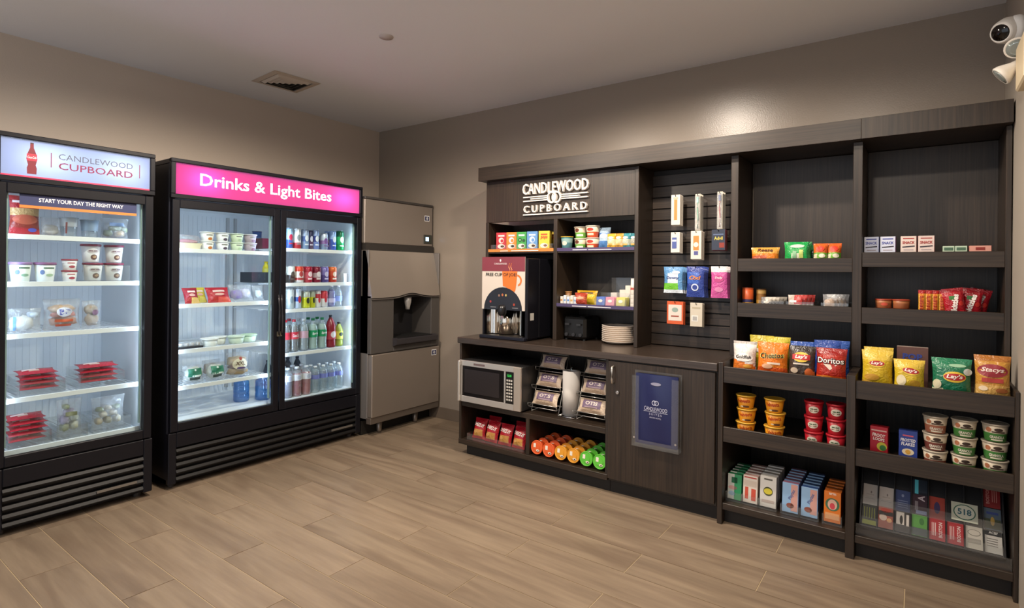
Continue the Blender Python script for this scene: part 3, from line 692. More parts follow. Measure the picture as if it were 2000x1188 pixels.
for y, z, lb in ((1.143, 1.2435, 'brown-print ice cream pint standing in the clear bin, nearer the small cups'), (1.243, 1.2435, 'brown-print ice cream pint standing in the clear bin, nearer the door hinge'),
                 (1.133, 1.346, 'maroon-lidded ice cream pint stacked on the pint nearer the small cups'), (1.243, 1.346, 'maroon-lidded ice cream pint stacked on the pint nearer the door hinge')):
    cup('ice_cream_pint', lb, 'tub', .036, .045, .094, '#e8e4e2', '#7d2742', (-3.72, y, z), RZ, [], [E_(0, .06, .055, .022, '#cfc3c3'), R_(0, .062, .04, .006, '#7a5560'), E_(.004, .028, .032, .03, '#6b4b42'), E_(.006, .03, .018, .014, '#c8a27e')], 'ice cream pints', lidh=.011)
bin_('clear bin around two ice cream pints', .225, .2, .09, (-3.665, 1.193, 1.2395), RZ)
filmbag('sandwich_pack', 'clear pack of white bread sandwich on the middle shelf', 'sandwich', .135, .125, .07, (-3.71, .85, .9785), RZ, [('bread', -.01, .05, .10, .07, '#dfe0dc'), ('napkin', .03, .09, .05, .03, '#c7d5e6')], seed=8, prints=[R_(-.045, .05, .01, .07, '#5f8bc8')])
filmbag('sub_sandwich', 'big clear wrapped sub with blue and orange label on the middle shelf', 'sandwich', .165, .168, .09, (-3.72, 1.006, .9785), RZ, [('roll', 0, .05, .12, .045, '#b97a52'), ('meat', 0, .085, .11, .03, '#c65a3a'), ('bun', 0, .115, .11, .04, '#cba27c')], seed=9,
        prints=[E_(0, .10, .07, .05, '#dcdff0'), R_(-.012, .1, .02, .03, '#5a62b8'), R_(.016, .1, .02, .03, '#5a62b8'), R_(0, .055, .08, .014, '#cf5a36'), R_(0, .03, .07, .012, '#c9512c')])
filmbag('snack_wrap', 'narrow clear pack of wraps beside the big sub', 'sandwich', .09, .155, .06, (-3.72, 1.138, .9785), RZ, [('wrap', 0, .05, .06, .06, '#b5a08c'), ('wrap', 0, .105, .06, .05, '#a8937f')], seed=10, prints=[E_(.01, .09, .03, .03, '#8a6a86')])
def redpacks(n, y, z, w, x=-3.68, tall=.026, who=''):
    for k in range(n):
        bag('frozen_burrito', f'{ORD[k]} red burrito pack from the bottom, {who}', 'frozen food', w, .10, .02, [P('#b32436', .35), P('#d8b9a8', .4)], lambda u, v: 1 if .3 < u < .55 and .3 < v < .6 else 0,
            (x, y + random.uniform(-.006, .006), z + .019 + k * tall), RZ + random.uniform(-.06, .06), -PI / 2 + .12, [R_(-.03, .05, w * .35, .02, '#e9c9c9')], 'red frozen burritos')
bin_('clear bin of red burritos, nearer the picture edge', .19, .24, .09, (-3.66, .915, .6575), RZ, .07); redpacks(4, .915, .664, .165, -3.71, .026, 'bin nearer the picture edge')
bin_('clear bin of red burritos nearer the hinge side', .21, .24, .095, (-3.66, 1.18, .6575), RZ, .075); redpacks(4, 1.18, .664, .185, -3.71, .026, 'bin nearer the hinge side')
bin_('clear bin of red frozen packs on the lowest shelf', .175, .24, .09, (-3.655, .865, .403), RZ, .07); redpacks(5, .865, .409, .155, -3.70, .027, 'bin on the lowest shelf')
bin_('clear bin holding a bag of green vegetables, lowest shelf middle', .135, .22, .085, (-3.665, 1.045, .403), RZ, .07)
filmbag('vegetable_bag', 'clear bag of vegetables standing in the middle bin, lowest shelf', 'food bag', .115, .195, .08, (-3.73, 1.045, .4075), RZ, [('vegetables', -.02, .045, .04, .04, '#a8aa86'), ('vegetables', .022, .05, .04, .045, '#c2bda0'), ('cabbage', -.022, .085, .04, .04, '#9a86a6'), ('vegetables', .02, .092, .04, .035, '#b5b8a0'), ('cabbage', .0, .125, .05, .035, '#b2a3bd'), ('vegetables', -.015, .155, .03, .025, '#a9b08a')], seed=12, prints=[R_(0, .12, .05, .02, '#6e7050')])
bin_('clear bin with pale mushroom bag at the hinge side, lowest shelf', .185, .22, .085, (-3.665, 1.225, .403), RZ, .07)
filmbag('mushroom_bag', 'clear bag of pale mushrooms in the hinge-side bin', 'food bag', .165, .18, .08, (-3.73, 1.225, .4075), RZ, [('mushroom', -.045, .045, .035, .035, '#b9a98e'), ('mushroom', .0, .045, .04, .035, '#a39a7c'), ('mushroom', .045, .045, .035, .04, '#c2b7a2'), ('mushroom', -.025, .08, .035, .03, '#c8bda8'), ('mushroom', .025, .082, .035, .03, '#ad9f84'), ('leaf', -.04, .11, .035, .025, '#8a9470'), ('mushroom', .0, .115, .03, .025, '#c2b7a2'), ('leaf', .04, .115, .035, .025, '#7c8a62')], seed=13)

# ------------------------------------------------------------------ pink-sign cooler, first door
o = empty('meat_tray', 'clear tray of sliced pink meat on the pink-sign cooler top shelf', 'food tray', (-3.72, 1.64, 1.4365), RZ)
MB().prism([(-.06, 0), (.06, 0), (.075, .04), (-.075, .04)], -.03, .09, 'y').build('tray', P('#d9cfae', .5), o)
lump('meat', o, 0, .03, .048, .13, .1, .03, '#b3566a', 4); MB().prism([(-.077, .04), (.077, .04), (.05, .085), (-.06, .09)], -.032, .092, 'y').build('lid', FILM, o)
YOG = [(1.756, '#efece2', '#e9e6dc', '#c87a3a', 'cream yogurt tub with orange fruit print'), (1.853, '#efeff0', '#f0f0f2', '#5a4a5a', 'white yogurt tub with dark berry print'), (1.95, '#cfdcc0', '#dbe4cf', '#b9cba8', 'pale green yogurt tub'), (2.043, '#a99aa6', '#d6d0d4', '#8a6a80', 'mauve yogurt tub')]
for y, b, l, e, lb in YOG:
    for k in range(2):
        cup('yogurt_tub', lb + (' at the bottom of its pair' if k == 0 else ' stacked on its twin'), 'tub', .032, .041, .055, b, l, (-3.715, y, 1.4365 + k * .058), RZ, [], [E_(.006, .014, .03, .018, e), R_(0, .038, .04, .007, '#8a8a84')], 'yogurt tubs', lidh=.006)
cup('blue_jar', 'small blue jar at the back of the top shelf', 'jar', .03, .032, .13, '#3f5f9a', '#3a4a78', (-4.03, 2.27, 1.4660), RZ, [], [R_(0, .07, .04, .03, '#7d9ac8')])
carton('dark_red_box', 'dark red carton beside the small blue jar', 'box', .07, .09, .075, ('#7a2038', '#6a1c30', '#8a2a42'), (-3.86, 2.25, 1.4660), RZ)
box_ = empty('black_bin', 'black plastic bin on the short shelf at the back', 'bin', (-3.90, 2.29, 1.218), RZ)
m = MB(); m.box(-.13, 0, 0, .13, .16, .004); m.box(-.13, 0, .004, .13, .004, .075); m.box(-.13, .156, .004, .13, .16, .075); m.box(-.13, .004, .004, -.126, .156, .075); m.box(.126, .004, .004, .13, .156, .075)
m.build('bin_body', P('#2c3038', .5), box_)
bottle('mustard_bottle', 'yellow squeeze bottle standing in the black bin', .026, .15, P('#e0cf2e', .35), '#e9dc5a', '#d8c020', (-3.955, 2.30, 1.223), RZ)
SL = [(1.665, .09, '#9a1c2c', '#d9b36a', 'red and tan snack pack, leftmost of the lying packs'), (1.735, .085, '#c9b83a', '#d8cc6a', 'yellow snack pack between two red packs'), (1.835, .15, '#b01c2a', '#d8564a', 'wide red pack of peppers on the second shelf')]
for y, w_, c0, c1, lb in SL:
    bag('snack_pack', lb, 'food pack', w_, .11, .04, [P(c0, .35), P(c1, .4)], lambda u, v: 1 if v < .3 and u > .4 else 0, (-3.70 - (.045 if w_ == .085 else 0), y, 1.096), RZ, -.5, [R_(0, .075, w_ * .5, .014, '#e9c9c0'), E_(0, .05, w_ * .4, .018, '#d9a49a')], 'packs on the second shelf')
filmbag('cabbage_pack', 'clear pack with purple and white cabbage', 'food bag', .16, .12, .06, (-3.72, 1.995, 1.096), RZ, [('cabbage', -.03, .05, .08, .06, '#8a78b8'), ('cabbage', .03, .06, .07, .06, '#cfc9e2')], seed=21, rx=-.35)
filmbag('lettuce_pack', 'small clear pack at the end of the second shelf', 'food bag', .08, .11, .05, (-3.72, 2.115, 1.096), RZ, [('lettuce', 0, .05, .05, .05, '#b9c6d0')], seed=22, rx=-.3)
o = empty('sushi_tray', 'dark tray of rolls under a clear lid on the third shelf', 'food tray', (-3.68, 1.65, .8165), RZ)
box('tray', (-.075, 0, 0, .075, .1, .012), P('#2b2b30', .4), o, .002)
for k in range(4): MB().lathe([(.013, 0), (.013, .02)], 12, c=(-.052 + k * .035, .03, .012)).build('roll', P('#c9c2ba', .6), o, True)
box('clear_lid', (-.073, .002, .0125, .073, .098, .045), FILM, o, .003)
for k, (y, x, lb) in enumerate(((1.775, -3.71, 'white deli tub at the shelf front'), (1.865, -3.78, 'white deli tub second along the shelf'), (1.955, -3.72, 'pale green deli tub third along the shelf'), (2.06, -3.75, 'pale green deli tub beside the LED jamb'))):
    cup('deli_tub', lb + ', third shelf', 'tub', .042, .05, .047, ['#e6e8e2', '#e6e8e2', '#cfdcc8', '#c9dac4'][k], ['#f0f1ee', '#eef0ec', '#d5e2cd', '#b9d2b4'][k], (x, y, .8165), RZ, group='deli tubs', lidh=.009)
for y, lb in ((1.672, 'sandwich wedge pack with green label, nearer the white-sign cooler'), (1.81, 'sandwich wedge pack with green label next to the round bun pack')):
    o = filmbag('sandwich_wedge', lb, 'sandwich', .13, .115, .07, (-3.70, y, .5935), RZ, [('bread', 0, .058, .10, .08, '#d5d8c8')], 'green-label sandwiches', [R_(0, .07, .08, .05, '#2f7a5f'), R_(0, .05, .07, .01, '#dfe8e0'), E_(0, .086, .012, .012, '#e6efe8'), R_(0, .032, .06, .016, '#39463f')], int(y * 100))
filmbag('bread_bag', 'small bag of brown bread behind the sandwich packs', 'bread', .12, .11, .07, (-3.86, 1.86, .5935), RZ, [('bread', 0, .05, .09, .07, '#a07850')], seed=30)
filmbag('bun_pack', 'round bun in clear pack with XXL label', 'sandwich', .16, .165, .085, (-3.71, 1.96, .5935), RZ, [('bun', 0, .04, .13, .05, '#a98a5e'), ('filling', 0, .07, .13, .03, '#7a4a52'), ('bun', 0, .105, .125, .06, '#c9a878')], prints=[E_(0, .09, .1, .075, '#e6dcc2'), T('XXL', 0, .093, .026, '#5a3a2a', .06), E_(0, .125, .022, .02, '#a8402c'), E_(0, .062, .06, .014, '#5f4a7a')], seed=31)
for k, (y, x) in enumerate(((2.07, -3.86), (2.195, -3.80))):
    o = empty('water_jug', ['blue water jug farther back on the cooler floor', 'blue water jug nearer the glass on the cooler floor'][k], 'jug', (x, y, .3865), RZ)
    MB().lathe([(.045, 0), (.052, .01), (.052, .05), (.048, .055), (.052, .06), (.052, .1), (.048, .105), (.052, .11), (.05, .138), (.02, .16), (.018, .168)], 18).build('jug_body', PETB, o, True)
    MB().lathe([(.022, .168), (.022, .178)], 14).build('cap', P('#2f62b0', .4), o, True)

# ------------------------------------------------------------------ pink-sign cooler, drinks door
def rowback(fn, n, dx): pass
TALL = [(2.33, .026, .152, '#3f63b8', [(.45, '#a8cfee')], '#c02848', 'tall blue can with red base'), (2.394, .028, .152, '#c83440', [(.3, '#eceff2')], '#8a8f96', 'tall white can with red base'), (2.46, .027, .150, '#8fa9cf', [(.4, '#5b6fae'), (.7, '#aab9d8')], '#e6ecf6', 'tall silver blue can, third along'),
        (2.503, .022, .146, '#4a3a6a', [(.5, '#2f2f56')], '#cfcfe8', 'tall dark purple can set back between blue cans'), (2.548, .026, .152, '#7c8fd0', [(.4, '#39418a'), (.75, '#9fb0da')], '#e6ecf6', 'tall blue and silver can, fifth along'), (2.624, .028, .132, '#8f9fbf', [(.35, '#9a6fb0'), (.6, '#c9d2e4')], '#7b4f98', 'shorter silver can with purple swirl'),
        (2.702, .026, .155, '#3f63c0', [(.6, '#9fb9ea')], '#dfe8fa', 'tall bright blue can'), (2.768, .031, .158, '#1fa255', [(.35, '#38b868'), (.75, '#1d6a44')], '#e8f4ec', 'tall green can at the door jamb')]
for y, r, h, b, bands, pc, lb in TALL:
    o = can('tall_can', lb + ', front of the top drinks shelf', r, h, b, bands, (-3.705, y, 1.4655), RZ, [E_(0, h * .55, r * 1.1, h * .3, pc), R_(0, h * .25, r * 1.2, h * .06, pc)], group='tall cans')
    dup(o, (-3.79, y + .012, 1.4655), RZ, lb + ', one row behind the front')
SEC = [(2.347, .029, '#26282b', [(.5, '#c9ccc6')], '#3c3f3a', 'black and silver can'), (2.412, .033, '#e6dfdc', [(.12, '#b84a4a'), (.3, '#e9e4e0'), (.75, '#d2402c')], '#a8262c', 'white can with red top'), (2.487, .033, '#b8203a', [(.25, '#c9485c'), (.7, '#a81c34')], '#f0d0d4', 'red can third along'),
       (2.56, .033, '#8a1c34', [(.3, '#b9a0a4'), (.65, '#7a1a30')], '#e0d2d2', 'dark red can'), (2.63, .032, '#5a4a8a', [(.5, '#7d6fae')], '#c2bada', 'purple can'), (2.703, .032, '#c8402a', [(.45, '#d8553a'), (.8, '#e0703a')], '#f0d8c8', 'orange red can beside the empty tray')]
for y, r, b, bands, pc, lb in SEC:
    o = can('soda_can', lb + ', front of the second drinks shelf', r, .124, b, bands, (-3.705, y, 1.2175), RZ, [E_(0, .065, r * 1.0, .04, pc), R_(0, .03, r * 1.1, .012, pc)], group='soda cans')
    dup(o, (-3.785, y + .01, 1.2175), RZ, lb + ', one row behind the front'); dup(o, (-3.865, y + .02, 1.2175), RZ, lb + ', third row from the front')
bin_('empty clear can tray at the jamb end of the second drinks shelf', .075, .2, .07, (-3.67, 2.79, 1.2175), RZ)
THI = [(2.341, .028, .148, '#b9c2c4', [(.5, '#d3d9d8')], '#7a8a94', 'pale silver can'), (2.405, .025, .150, '#c3cfe2', [(.35, '#3c5cb0'), (.6, '#d3dcec')], '#b82c3c', 'slim silver and blue can'), (2.472, .030, .126, '#d6d62e', [(.7, '#b8bcae')], '#2f3420', 'yellow can with dark scrawl'), (2.527, .022, .126, '#c9c92c', [(.7, '#aab09a')], '#2f3420', 'second slimmer yellow can'),
       (2.574, .023, .128, '#e6e4e2', [(.6, '#c04048'), (.9, '#d8d2d0')], '#b8303a', 'white can with red top band'), (2.628, .028, .128, '#eae6e6', [(.55, '#c8404a')], '#b8303a', 'wider white and red can')]
for y, r, h, b, bands, pc, lb in THI:
    o = can('energy_can', lb + ', front of the third drinks shelf', r, h, b, bands, (-3.705, y, 1.0295), RZ, [E_(0, h * .45, r * .9, h * .35, pc)], group='energy drink cans')
    dup(o, (-3.79, y + .012, 1.0295), RZ, lb + ', one row behind the front')
bottle('vitamin_drink', 'clear bottle with purple drink on the third drinks shelf', .03, .165, PET, '#c9c2e6', '#e6e6ee', (-3.705, 2.695, 1.0295), RZ, (.2, .4), liquid=P('#6a55b8', .4)); bottle('vitamin_drink', 'clear bottle with blue label at the jamb, third drinks shelf', .03, .165, PET, '#8fa2da', '#e6e6ee', (-3.72, 2.77, 1.0295), RZ, (.25, .5))
COLA = P('#3b2422', .25); SODA = [(2.307, '#c43444', '#b92434', COLA, '', 'cola bottle with red label half behind the door frame'), (2.375, '#c43444', '#c83a48', COLA, 'Coca-Cola', 'cola bottle with red label and red cap'), (2.455, '#c9a2b0', '#e4e6e8', P('#8c9299', .2), '', 'clear soda bottle with pink label'),
        (2.535, '#1f8f5a', '#1f7a4c', P('#a8c2b4', .2), 'Sprite', 'lemon soda bottle with green label, first of two'), (2.615, '#1f8f5a', '#218a55', P('#a8c2b4', .2), 'Sprite', 'lemon soda bottle with green label, second of two')]
for y, lc, cc, liq, tx, lb in SODA:
    o = bottle('soda_bottle', lb + ', front row', .035, .235, PET, lc, cc, (-3.705, y, .7155), RZ, (.40, .62), prints=([T(tx, 0, .12, .022, '#f4f4f2', .05, .02, .2)] if tx else []), liquid=liq, group='soda bottles')
    dup(o, (-3.79, y + .015, .7155), RZ, lb + ', second row')
bottle('punch_bottle', 'big red juice bottle on the bottle shelf', .039, .25, P('#8a2430', .25), '#b53a4c', '#2a2a30', (-3.71, 2.695, .7155), RZ, (.25, .5), prints=[E_(0, .1, .045, .05, '#dfd6da')])
bottle('lime_bottle', 'small yellow-green drink bottle at the jamb end', .032, .19, P('#8f9a3a', .25), '#c2c84a', '#24262a', (-3.715, 2.775, .7155), RZ, (.3, .62), prints=[E_(0, .095, .035, .03, '#2c3422')])
WAT = [(2.327, '#cfd2e0', P('#8a86a8', .3), 'clear sports drink bottle with pale label'), (2.402, '#dfdde2', P('#b01838', .25), 'red sports drink bottle, first of two'), (2.48, '#dfdde2', P('#c02c30', .25), 'red sports drink bottle, second of two')]
for y, lc, liq, lb in WAT:
    o = bottle('sports_drink', lb + ', front row', .036, .215, PET, lc, '#e9edf2', (-3.705, y, .3865), RZ, (.55, .75), True, [E_(0, .14, .03, .03, '#b8bcd0')], 'sports drinks', .76, .017, liq)
    dup(o, (-3.79, y + .02, .3865), RZ, lb + ', second row')
for k, y in enumerate((2.557, 2.629, 2.698, 2.769)):
    o = bottle('water_bottle', f'{ORD[k]} clear water bottle from the red drinks, front row', .032, .2, PET, '#7d84c8', '#f2f5f8', (-3.705, y, .3865), RZ, (.52, .68), True, group='water bottles', shoulder=.74)
    dup(o, (-3.785, y + .015, .3865), RZ, f'{ORD[k]} clear water bottle from the red drinks, second row')
for k in range(4):
    bottle('dark_soda_bottle', f'{ORD[k]} dark bottle in the back row of the cooler floor', .032, .22, P('#3f4450', .3), '#4c5160', '#3a3f4a', (-4.12, 2.42 + k * .085, .3865), RZ, group='dark bottles at the back')
# ------------------------------------------------------------------ coffee machine on the counter
CZ = .844
o = empty('coffee_machine', 'tall black coffee machine with a Free Cup of Joe poster front', 'coffee machine', (-2.35, 3.13, CZ))
b = MB(); b.box(-.195, .14, .012, .20, .50, .565); b.box(.175, .0, .012, .20, .14, .565); b.box(-.195, .0, .012, -.18, .14, .565); b.box(-.18, .02, .30, .175, .14, .565)
b.build('housing', BLK, o, False, .004)
fp = MB(); n = 16
Z0, Z1 = .15, .575
def arch(a): return (.165 * math.cos(a), .205 + .158 * math.sin(a))
pts_out = [(-.196, .18), (-.196, .575), (.178, .575), (.178, .18)]
ar = [arch(PI * k / n) for k in range(n + 1)]
# poster face: panel around the arch, built as quads from the arch to the outer frame
for k in range(n):
    (x0, z0), (x1, z1) = ar[k], ar[k + 1]
    fp.add([(x0 - .009, -.004, z0), (x0 - .009, -.004, .37), (x1 - .009, -.004, .37), (x1 - .009, -.004, z1)], [(0, 1, 2, 3)])
fp.box(.156, -.004, .205, .178, .0, .37); fp.box(-.196, -.004, .205, -.174, .0, .37); fp.box(-.196, -.004, .37, .178, .0, .575)
fp.build('poster_panel', P('#cfc4b8', .5), o)
s = lambda x, z: (x, -.0055, z)
patch(o, -.009, .525, .374, .10, P('#7c3440', .5), s, name='poster_band')
txt(o, 'FREE CUP OF JOE!', -.025, .448, .030, P('#2a2724', .5), lambda x, z: (x, -.0075, z), .27, .012)
OR = P('#d8702c', .5)
poly(o, [(-.015, .475), (.115, .475), (.108, .40), (.10, .345), (.085, .325), (.055, .345), (.01, .368), (-.008, .372)], OR, lambda x, z: (x, -.006, z), 'cup_picture')
cr = MB()
for k in range(12):
    a0, a1 = -1.2 + 2.6 * k / 12, -1.2 + 2.6 * (k + 1) / 12
    cr.add([(0.108 + .045 * q * math.cos(a), -.006, .412 + .042 * q * math.sin(a)) for q, a in ((1, a0), (1, a1), (.72, a1), (.72, a0))], [(0, 1, 2, 3)])
cr.build('cup_picture_handle', OR, o)
for q in (.045, .062): MB().tube([(q, -.0065, .465), (q + .008, -.0065, .485), (q - .004, -.0065, .505), (q + .004, -.0065, .53)], .0025, 4).build('steam_picture', P('#e08a4c', .5), o)
txt(o, 'CANDLEWOOD', -.03, .527, .012, P('#e9dcdc', .5), lambda x, z: (x, -.0075, z), .11, .0); patch(o, -.03, .55, .014, .018, P('#e9dcdc', .5), lambda x, z: (x, -.0075, z), 'ellipse')
cp = MB(); cp.add([(x - .009, -.007, z) for x, z in ar] , [tuple(range(n + 1))])
cp.add([(x - .009, -.007, z) for x, z in ar] + [(x - .009, .02, z) for x, z in ar], [(i, i + 1, n + 2 + i, n + 1 + i) for i in range(n)])
# dark control arch above the chrome cup bay
cp2 = cp.build('control_arch', P('#20222a', .35), o)
for x, z, c_ in ((-.105, .26, '#a03a3a'), (.10, .245, '#a8402c'), (-.03, .305, '#8a6a5a'), (.0, .31, '#b0623a'), (.03, .308, '#b09a5a')): patch(cp2, x - .009, z, .016, .018, P(c_, .4), lambda a, b_: (a, -.0085, b_), 'ellipse', name='button')
for x in (-.09, .1): patch(cp2, x, .222, .05, .004, P('#8a8a8c', .5), lambda a, b_: (a, -.0085, b_), name='print_patch')
ch = MB(); ch.grid(lambda u, v: (-.009 - .15 * math.cos(PI * u) * (1 - .0 * v), .12 - .10 * abs(math.cos(PI * u)) ** 1.5 - .012 * math.cos(8 * PI * u), .03 + .18 * v), 40, 2)
ch.build('chrome_bay', P('#d9d4cc', .14, 1.0), o, True)
MB().lathe([(.055, .03), (.055, .205)], 20, c=(-.04, .085, 0)).build('chrome_column', P('#e0d6c8', .1, 1.0), o, True)
MB().lathe([(.02, .165), (.03, .18), (.033, .215), (.024, .24)], 16, c=(-.012, -.008, 0)).build('nozzle', P('#17171a', .3), o, True)
box('drip_tray', (-.2, -.03, 0, .19, .14, .022), BLK2, o, .004); box('tray_grid', (-.17, -.022, .0222, .15, .12, .0245), P('#55504c', .3, .8), o)
box('side_sticker', (.2002, .03, .14, .2008, .075, .19), P('#c9c5bd', .5), o)
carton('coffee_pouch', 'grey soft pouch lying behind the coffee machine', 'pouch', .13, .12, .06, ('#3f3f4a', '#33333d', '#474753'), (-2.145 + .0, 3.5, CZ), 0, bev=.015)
tag(bpy.data.objects['coffee_pouch'], None); bpy.data.objects['coffee_pouch'].location = (-2.111, 3.52, CZ); bpy.data.objects['coffee_pouch'].scale = (.5, 1, 1)
o = empty('toaster', 'black two-slot toaster in the shadow under the condiment shelf', 'toaster', (-1.945, 3.40, CZ))
m = MB(); m.box(-.09, 0, .008, .09, .22, .165); m.build('toaster_body', P('#151516', .25), o, False, .018)
for x in (-.04, .04): box('slot', (x - .012, .03, .1652, x + .012, .19, .1665), P('#3a3836', .4, .6), o)
for x in (-.055, 0, .055): MB().lathe([(.012, 0), (.012, -.012)], 12, c=(x, 0, .04), axis='y').build('knob', P('#2d2d30', .3), o, True)
for x in (-.045, .045): MB().box(x - .016, -.018, .105, x + .016, 0, .118).build('lever', P('#2a2a2c', .25), o)
for i, (x, y) in enumerate(((-.07, .02), (.07, .02), (-.07, .2), (.07, .2))): MB().lathe([(.01, 0), (.01, .01)], 8, c=(x, y, 0)).build('foot', DARK, o)
pl = None
for k in range(9):
    z = CZ + k * .0125
    if pl is None:
        pl = MB().lathe([(0, 0), (.085, 0), (.112, .013), (.118, .0185), (.117, .021), (.108, .0165), (.085, .0045), (0, .004)], 36).build('paper_plate', P('#ddd0c2', .6), None, True)
        tag(place(pl, (-1.637, 3.475, z)), 'white plate, bottom of the plate stack on the counter', 'plate', 'stack of white plates')
    else:
        dup(pl, (-1.637, 3.475, z), 0, 'white plate, top of the plate stack on the counter' if k == 8 else f'white plate, {ORD[k]} from the bottom of the plate stack')

# ------------------------------------------------------------------ hutch shelves
HZ = 1.4725
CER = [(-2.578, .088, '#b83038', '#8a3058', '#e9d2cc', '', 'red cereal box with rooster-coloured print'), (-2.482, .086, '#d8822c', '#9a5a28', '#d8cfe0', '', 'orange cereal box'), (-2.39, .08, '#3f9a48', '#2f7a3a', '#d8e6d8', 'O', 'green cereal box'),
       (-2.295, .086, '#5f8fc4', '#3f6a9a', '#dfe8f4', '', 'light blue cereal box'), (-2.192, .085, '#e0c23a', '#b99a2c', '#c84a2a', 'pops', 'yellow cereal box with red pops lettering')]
for x, w_, c0, c1, c2, tx, lb in CER:
    pr = [E_(0, .03, w_ * .7, .035, '#e6dcd0'), R_(0, .11, w_ * .6, .012, c2), E_(.01, .03, w_ * .35, .018, '#b8703a')]
    if tx == 'pops': pr.append(T('pops', 0, .085, .026, '#b8281c', .055, .03, .2))
    elif tx == 'O': pr += [E_(-.012, .075, .03, .03, '#1f4a2a'), E_(.018, .07, .024, .024, '#1f4a2a'), E_(-.012, .075, .014, .014, '#7fc07a', off=.0006)]
    else: pr += [E_(0, .075, w_ * .5, .045, c2), E_(.006, .072, w_ * .28, .025, c0, off=.0006)]
    o = carton('cereal_box', lb + ' on the hutch shelf', 'cereal box', w_, .05, .135, (c0, c1, c0), (x, 3.39, HZ + .0045), .18, pr, 'cereal boxes')
    dup(o, (x + .012, 3.475, HZ + .0045), .18, lb + ' standing behind its twin')
bin_('low clear tray edge in front of the cereal boxes', .552, .25, .045, (-2.366, 3.342, HZ), 0, .045)
cup('noodle_cup', 'short teal and yellow lidded snack cup at the hutch post', 'cup', .033, .042, .09, '#4f7d84', '#c8a43a', (-1.998, 3.385, HZ), 0, [(.55, '#8fb0ae'), (.85, '#3c8a90')], [E_(0, .045, .04, .03, '#d8d2c0')])
for k in range(2):
    cup('soup_cup', ['green soup cup at the bottom of its stack', 'green soup cup on top of its stack'][k], 'cup', .037, .046, .077, '#6fae4a', '#d8d0c2', (-1.918, 3.44, HZ + k * .081), 0, [(.5, '#cfc2a8')], [E_(-.01, .055, .035, .025, '#6a3a2a'), R_(.01, .02, .05, .014, '#e2ead2')], 'soup cups')
    cup('soup_cup', ['red-orange soup cup at the bottom of its stack', 'red-orange soup cup on top of its stack'][k], 'cup', .038, .047, .078, '#c8502c', '#e0d4c4', (-1.815, 3.42, HZ + k * .082), 0, [(.5, '#e2d2b8')], [E_(0, .055, .05, .022, '#b8382c'), R_(0, .022, .05, .014, '#f0d8b8')], 'soup cups')
bag('chip_pouch', 'pale blue snack pouch beside the red soup cups', 'snack bag', .085, .15, .05, [P('#a9c2d8', .35), P('#4f7fb8', .35)], lambda u, v: 1 if v < .35 or .6 < v < .75 else 0, (-1.735, 3.43, HZ), .1, -.1, [E_(0, .09, .05, .035, '#e6eef4')])
for k, (x, c0, c1) in enumerate(((-1.668, '#d8a838', '#e0d2a8'), (-1.617, '#c8943a', '#d9c49a'), (-1.572, '#3f8a96', '#b8bfae'), (-1.522, '#3a7f8a', '#a8a89a'))):
    bag('nut_bag', ['first yellow nut bag from the soup cups', 'second yellow nut bag from the soup cups', 'teal nut bag next to the yellow ones', 'teal nut bag against the post'][k], 'snack bag', .062, .105, .04, [P(c0, .35), P(c1, .5)], lambda u, v: 1 if .25 < v < .6 else 0, (x, 3.40 + .012 * k, HZ), 0, -.08, [E_(0, .075, .035, .018, '#efe6d0'), R_(0, .03, .03, .012, '#d8b060')], 'small nut bags')
HZ2 = 1.0925
for k in range(5):
    carton('sugar_packets', f'{ORD[k]} bundle of white creamer packets from the post, hutch middle shelf', 'packets', .024, .05, .055 + .008 * (k % 2), (['#e6dcd0', '#d8dfe8', '#cfdaea', '#e2dcd2', '#cfd6e0'][k], '#cfcabf', '#e8e2d8'), (-2.03 + k * .027, 3.37, HZ2), 0, [R_(0, .03, .016, .012, ['#c88a4a', '#6f95c8', '#5f88c0', '#c8a05a', '#8aa0c0'][k])], 'creamer packets', bev=.003)
MB_ = cup('stirrer_cup', 'small copper cup behind the creamer packets', 'cup', .02, .024, .085, '#8a5f3a', '#a87a4a', (-2.02, 3.45, HZ2), 0)
bag('candy_bag', 'yellow candy bag lying on the hutch middle shelf', 'snack bag', .16, .10, .05, [P('#d8b82c', .35), P('#c89a24', .35)], lambda u, v: 1 if v > .7 else 0, (-1.89, 3.47, HZ2 + .0), .05, -.25, [R_(0, .08, .1, .012, '#5a4a2a')])
bag('candy_bag', 'red-brown candy bag in front of the yellow bag', 'snack bag', .09, .085, .045, [P('#a8402c', .35), P('#c8684a', .35)], lambda u, v: 1 if .4 < v < .6 else 0, (-1.885, 3.385, HZ2), .25, -.2, [E_(0, .045, .05, .02, '#d89a7a')])
o = empty('condiment_organizer', 'clear stepped organizer full of sweetener packets on the hutch middle shelf', 'organizer', (-1.61, 3.352, HZ2))
m = MB(); m.prism([(0, 0), (.26, 0), (.26, .19), (0, .05)], -.155, -.152, 'x'); m.prism([(0, 0), (.26, 0), (.26, .19), (0, .05)], .072, .075, 'x'); m.box(-.152, 0, 0, .072, .26, .003); m.box(-.152, 0, .003, .072, .003, .05); m.box(-.152, .089, .003, .072, .092, .09); m.box(-.152, .257, .003, .072, .26, .19)
m.build('clear_tray', ACRYL, o)
for k, (x, c0, lb) in enumerate(((-.115, '#5470b8', 'blue sweetener packets'), (-.046, '#d8889a', 'pink sweetener packets'), (.03, '#c9c26a', 'pale yellow sweetener packets'))):
    for q in range(4):
        p_ = carton('sweetener_packet', f'{ORD[q]} of the {lb} from the front', 'packet', .062, .008, .058, (c0, c0, c0), (-1.61 + x, 3.362 + q * .02, HZ2 + .0045), 0, [E_(0, .032, .03, .02, '#eee6dc')], lb, -.12)
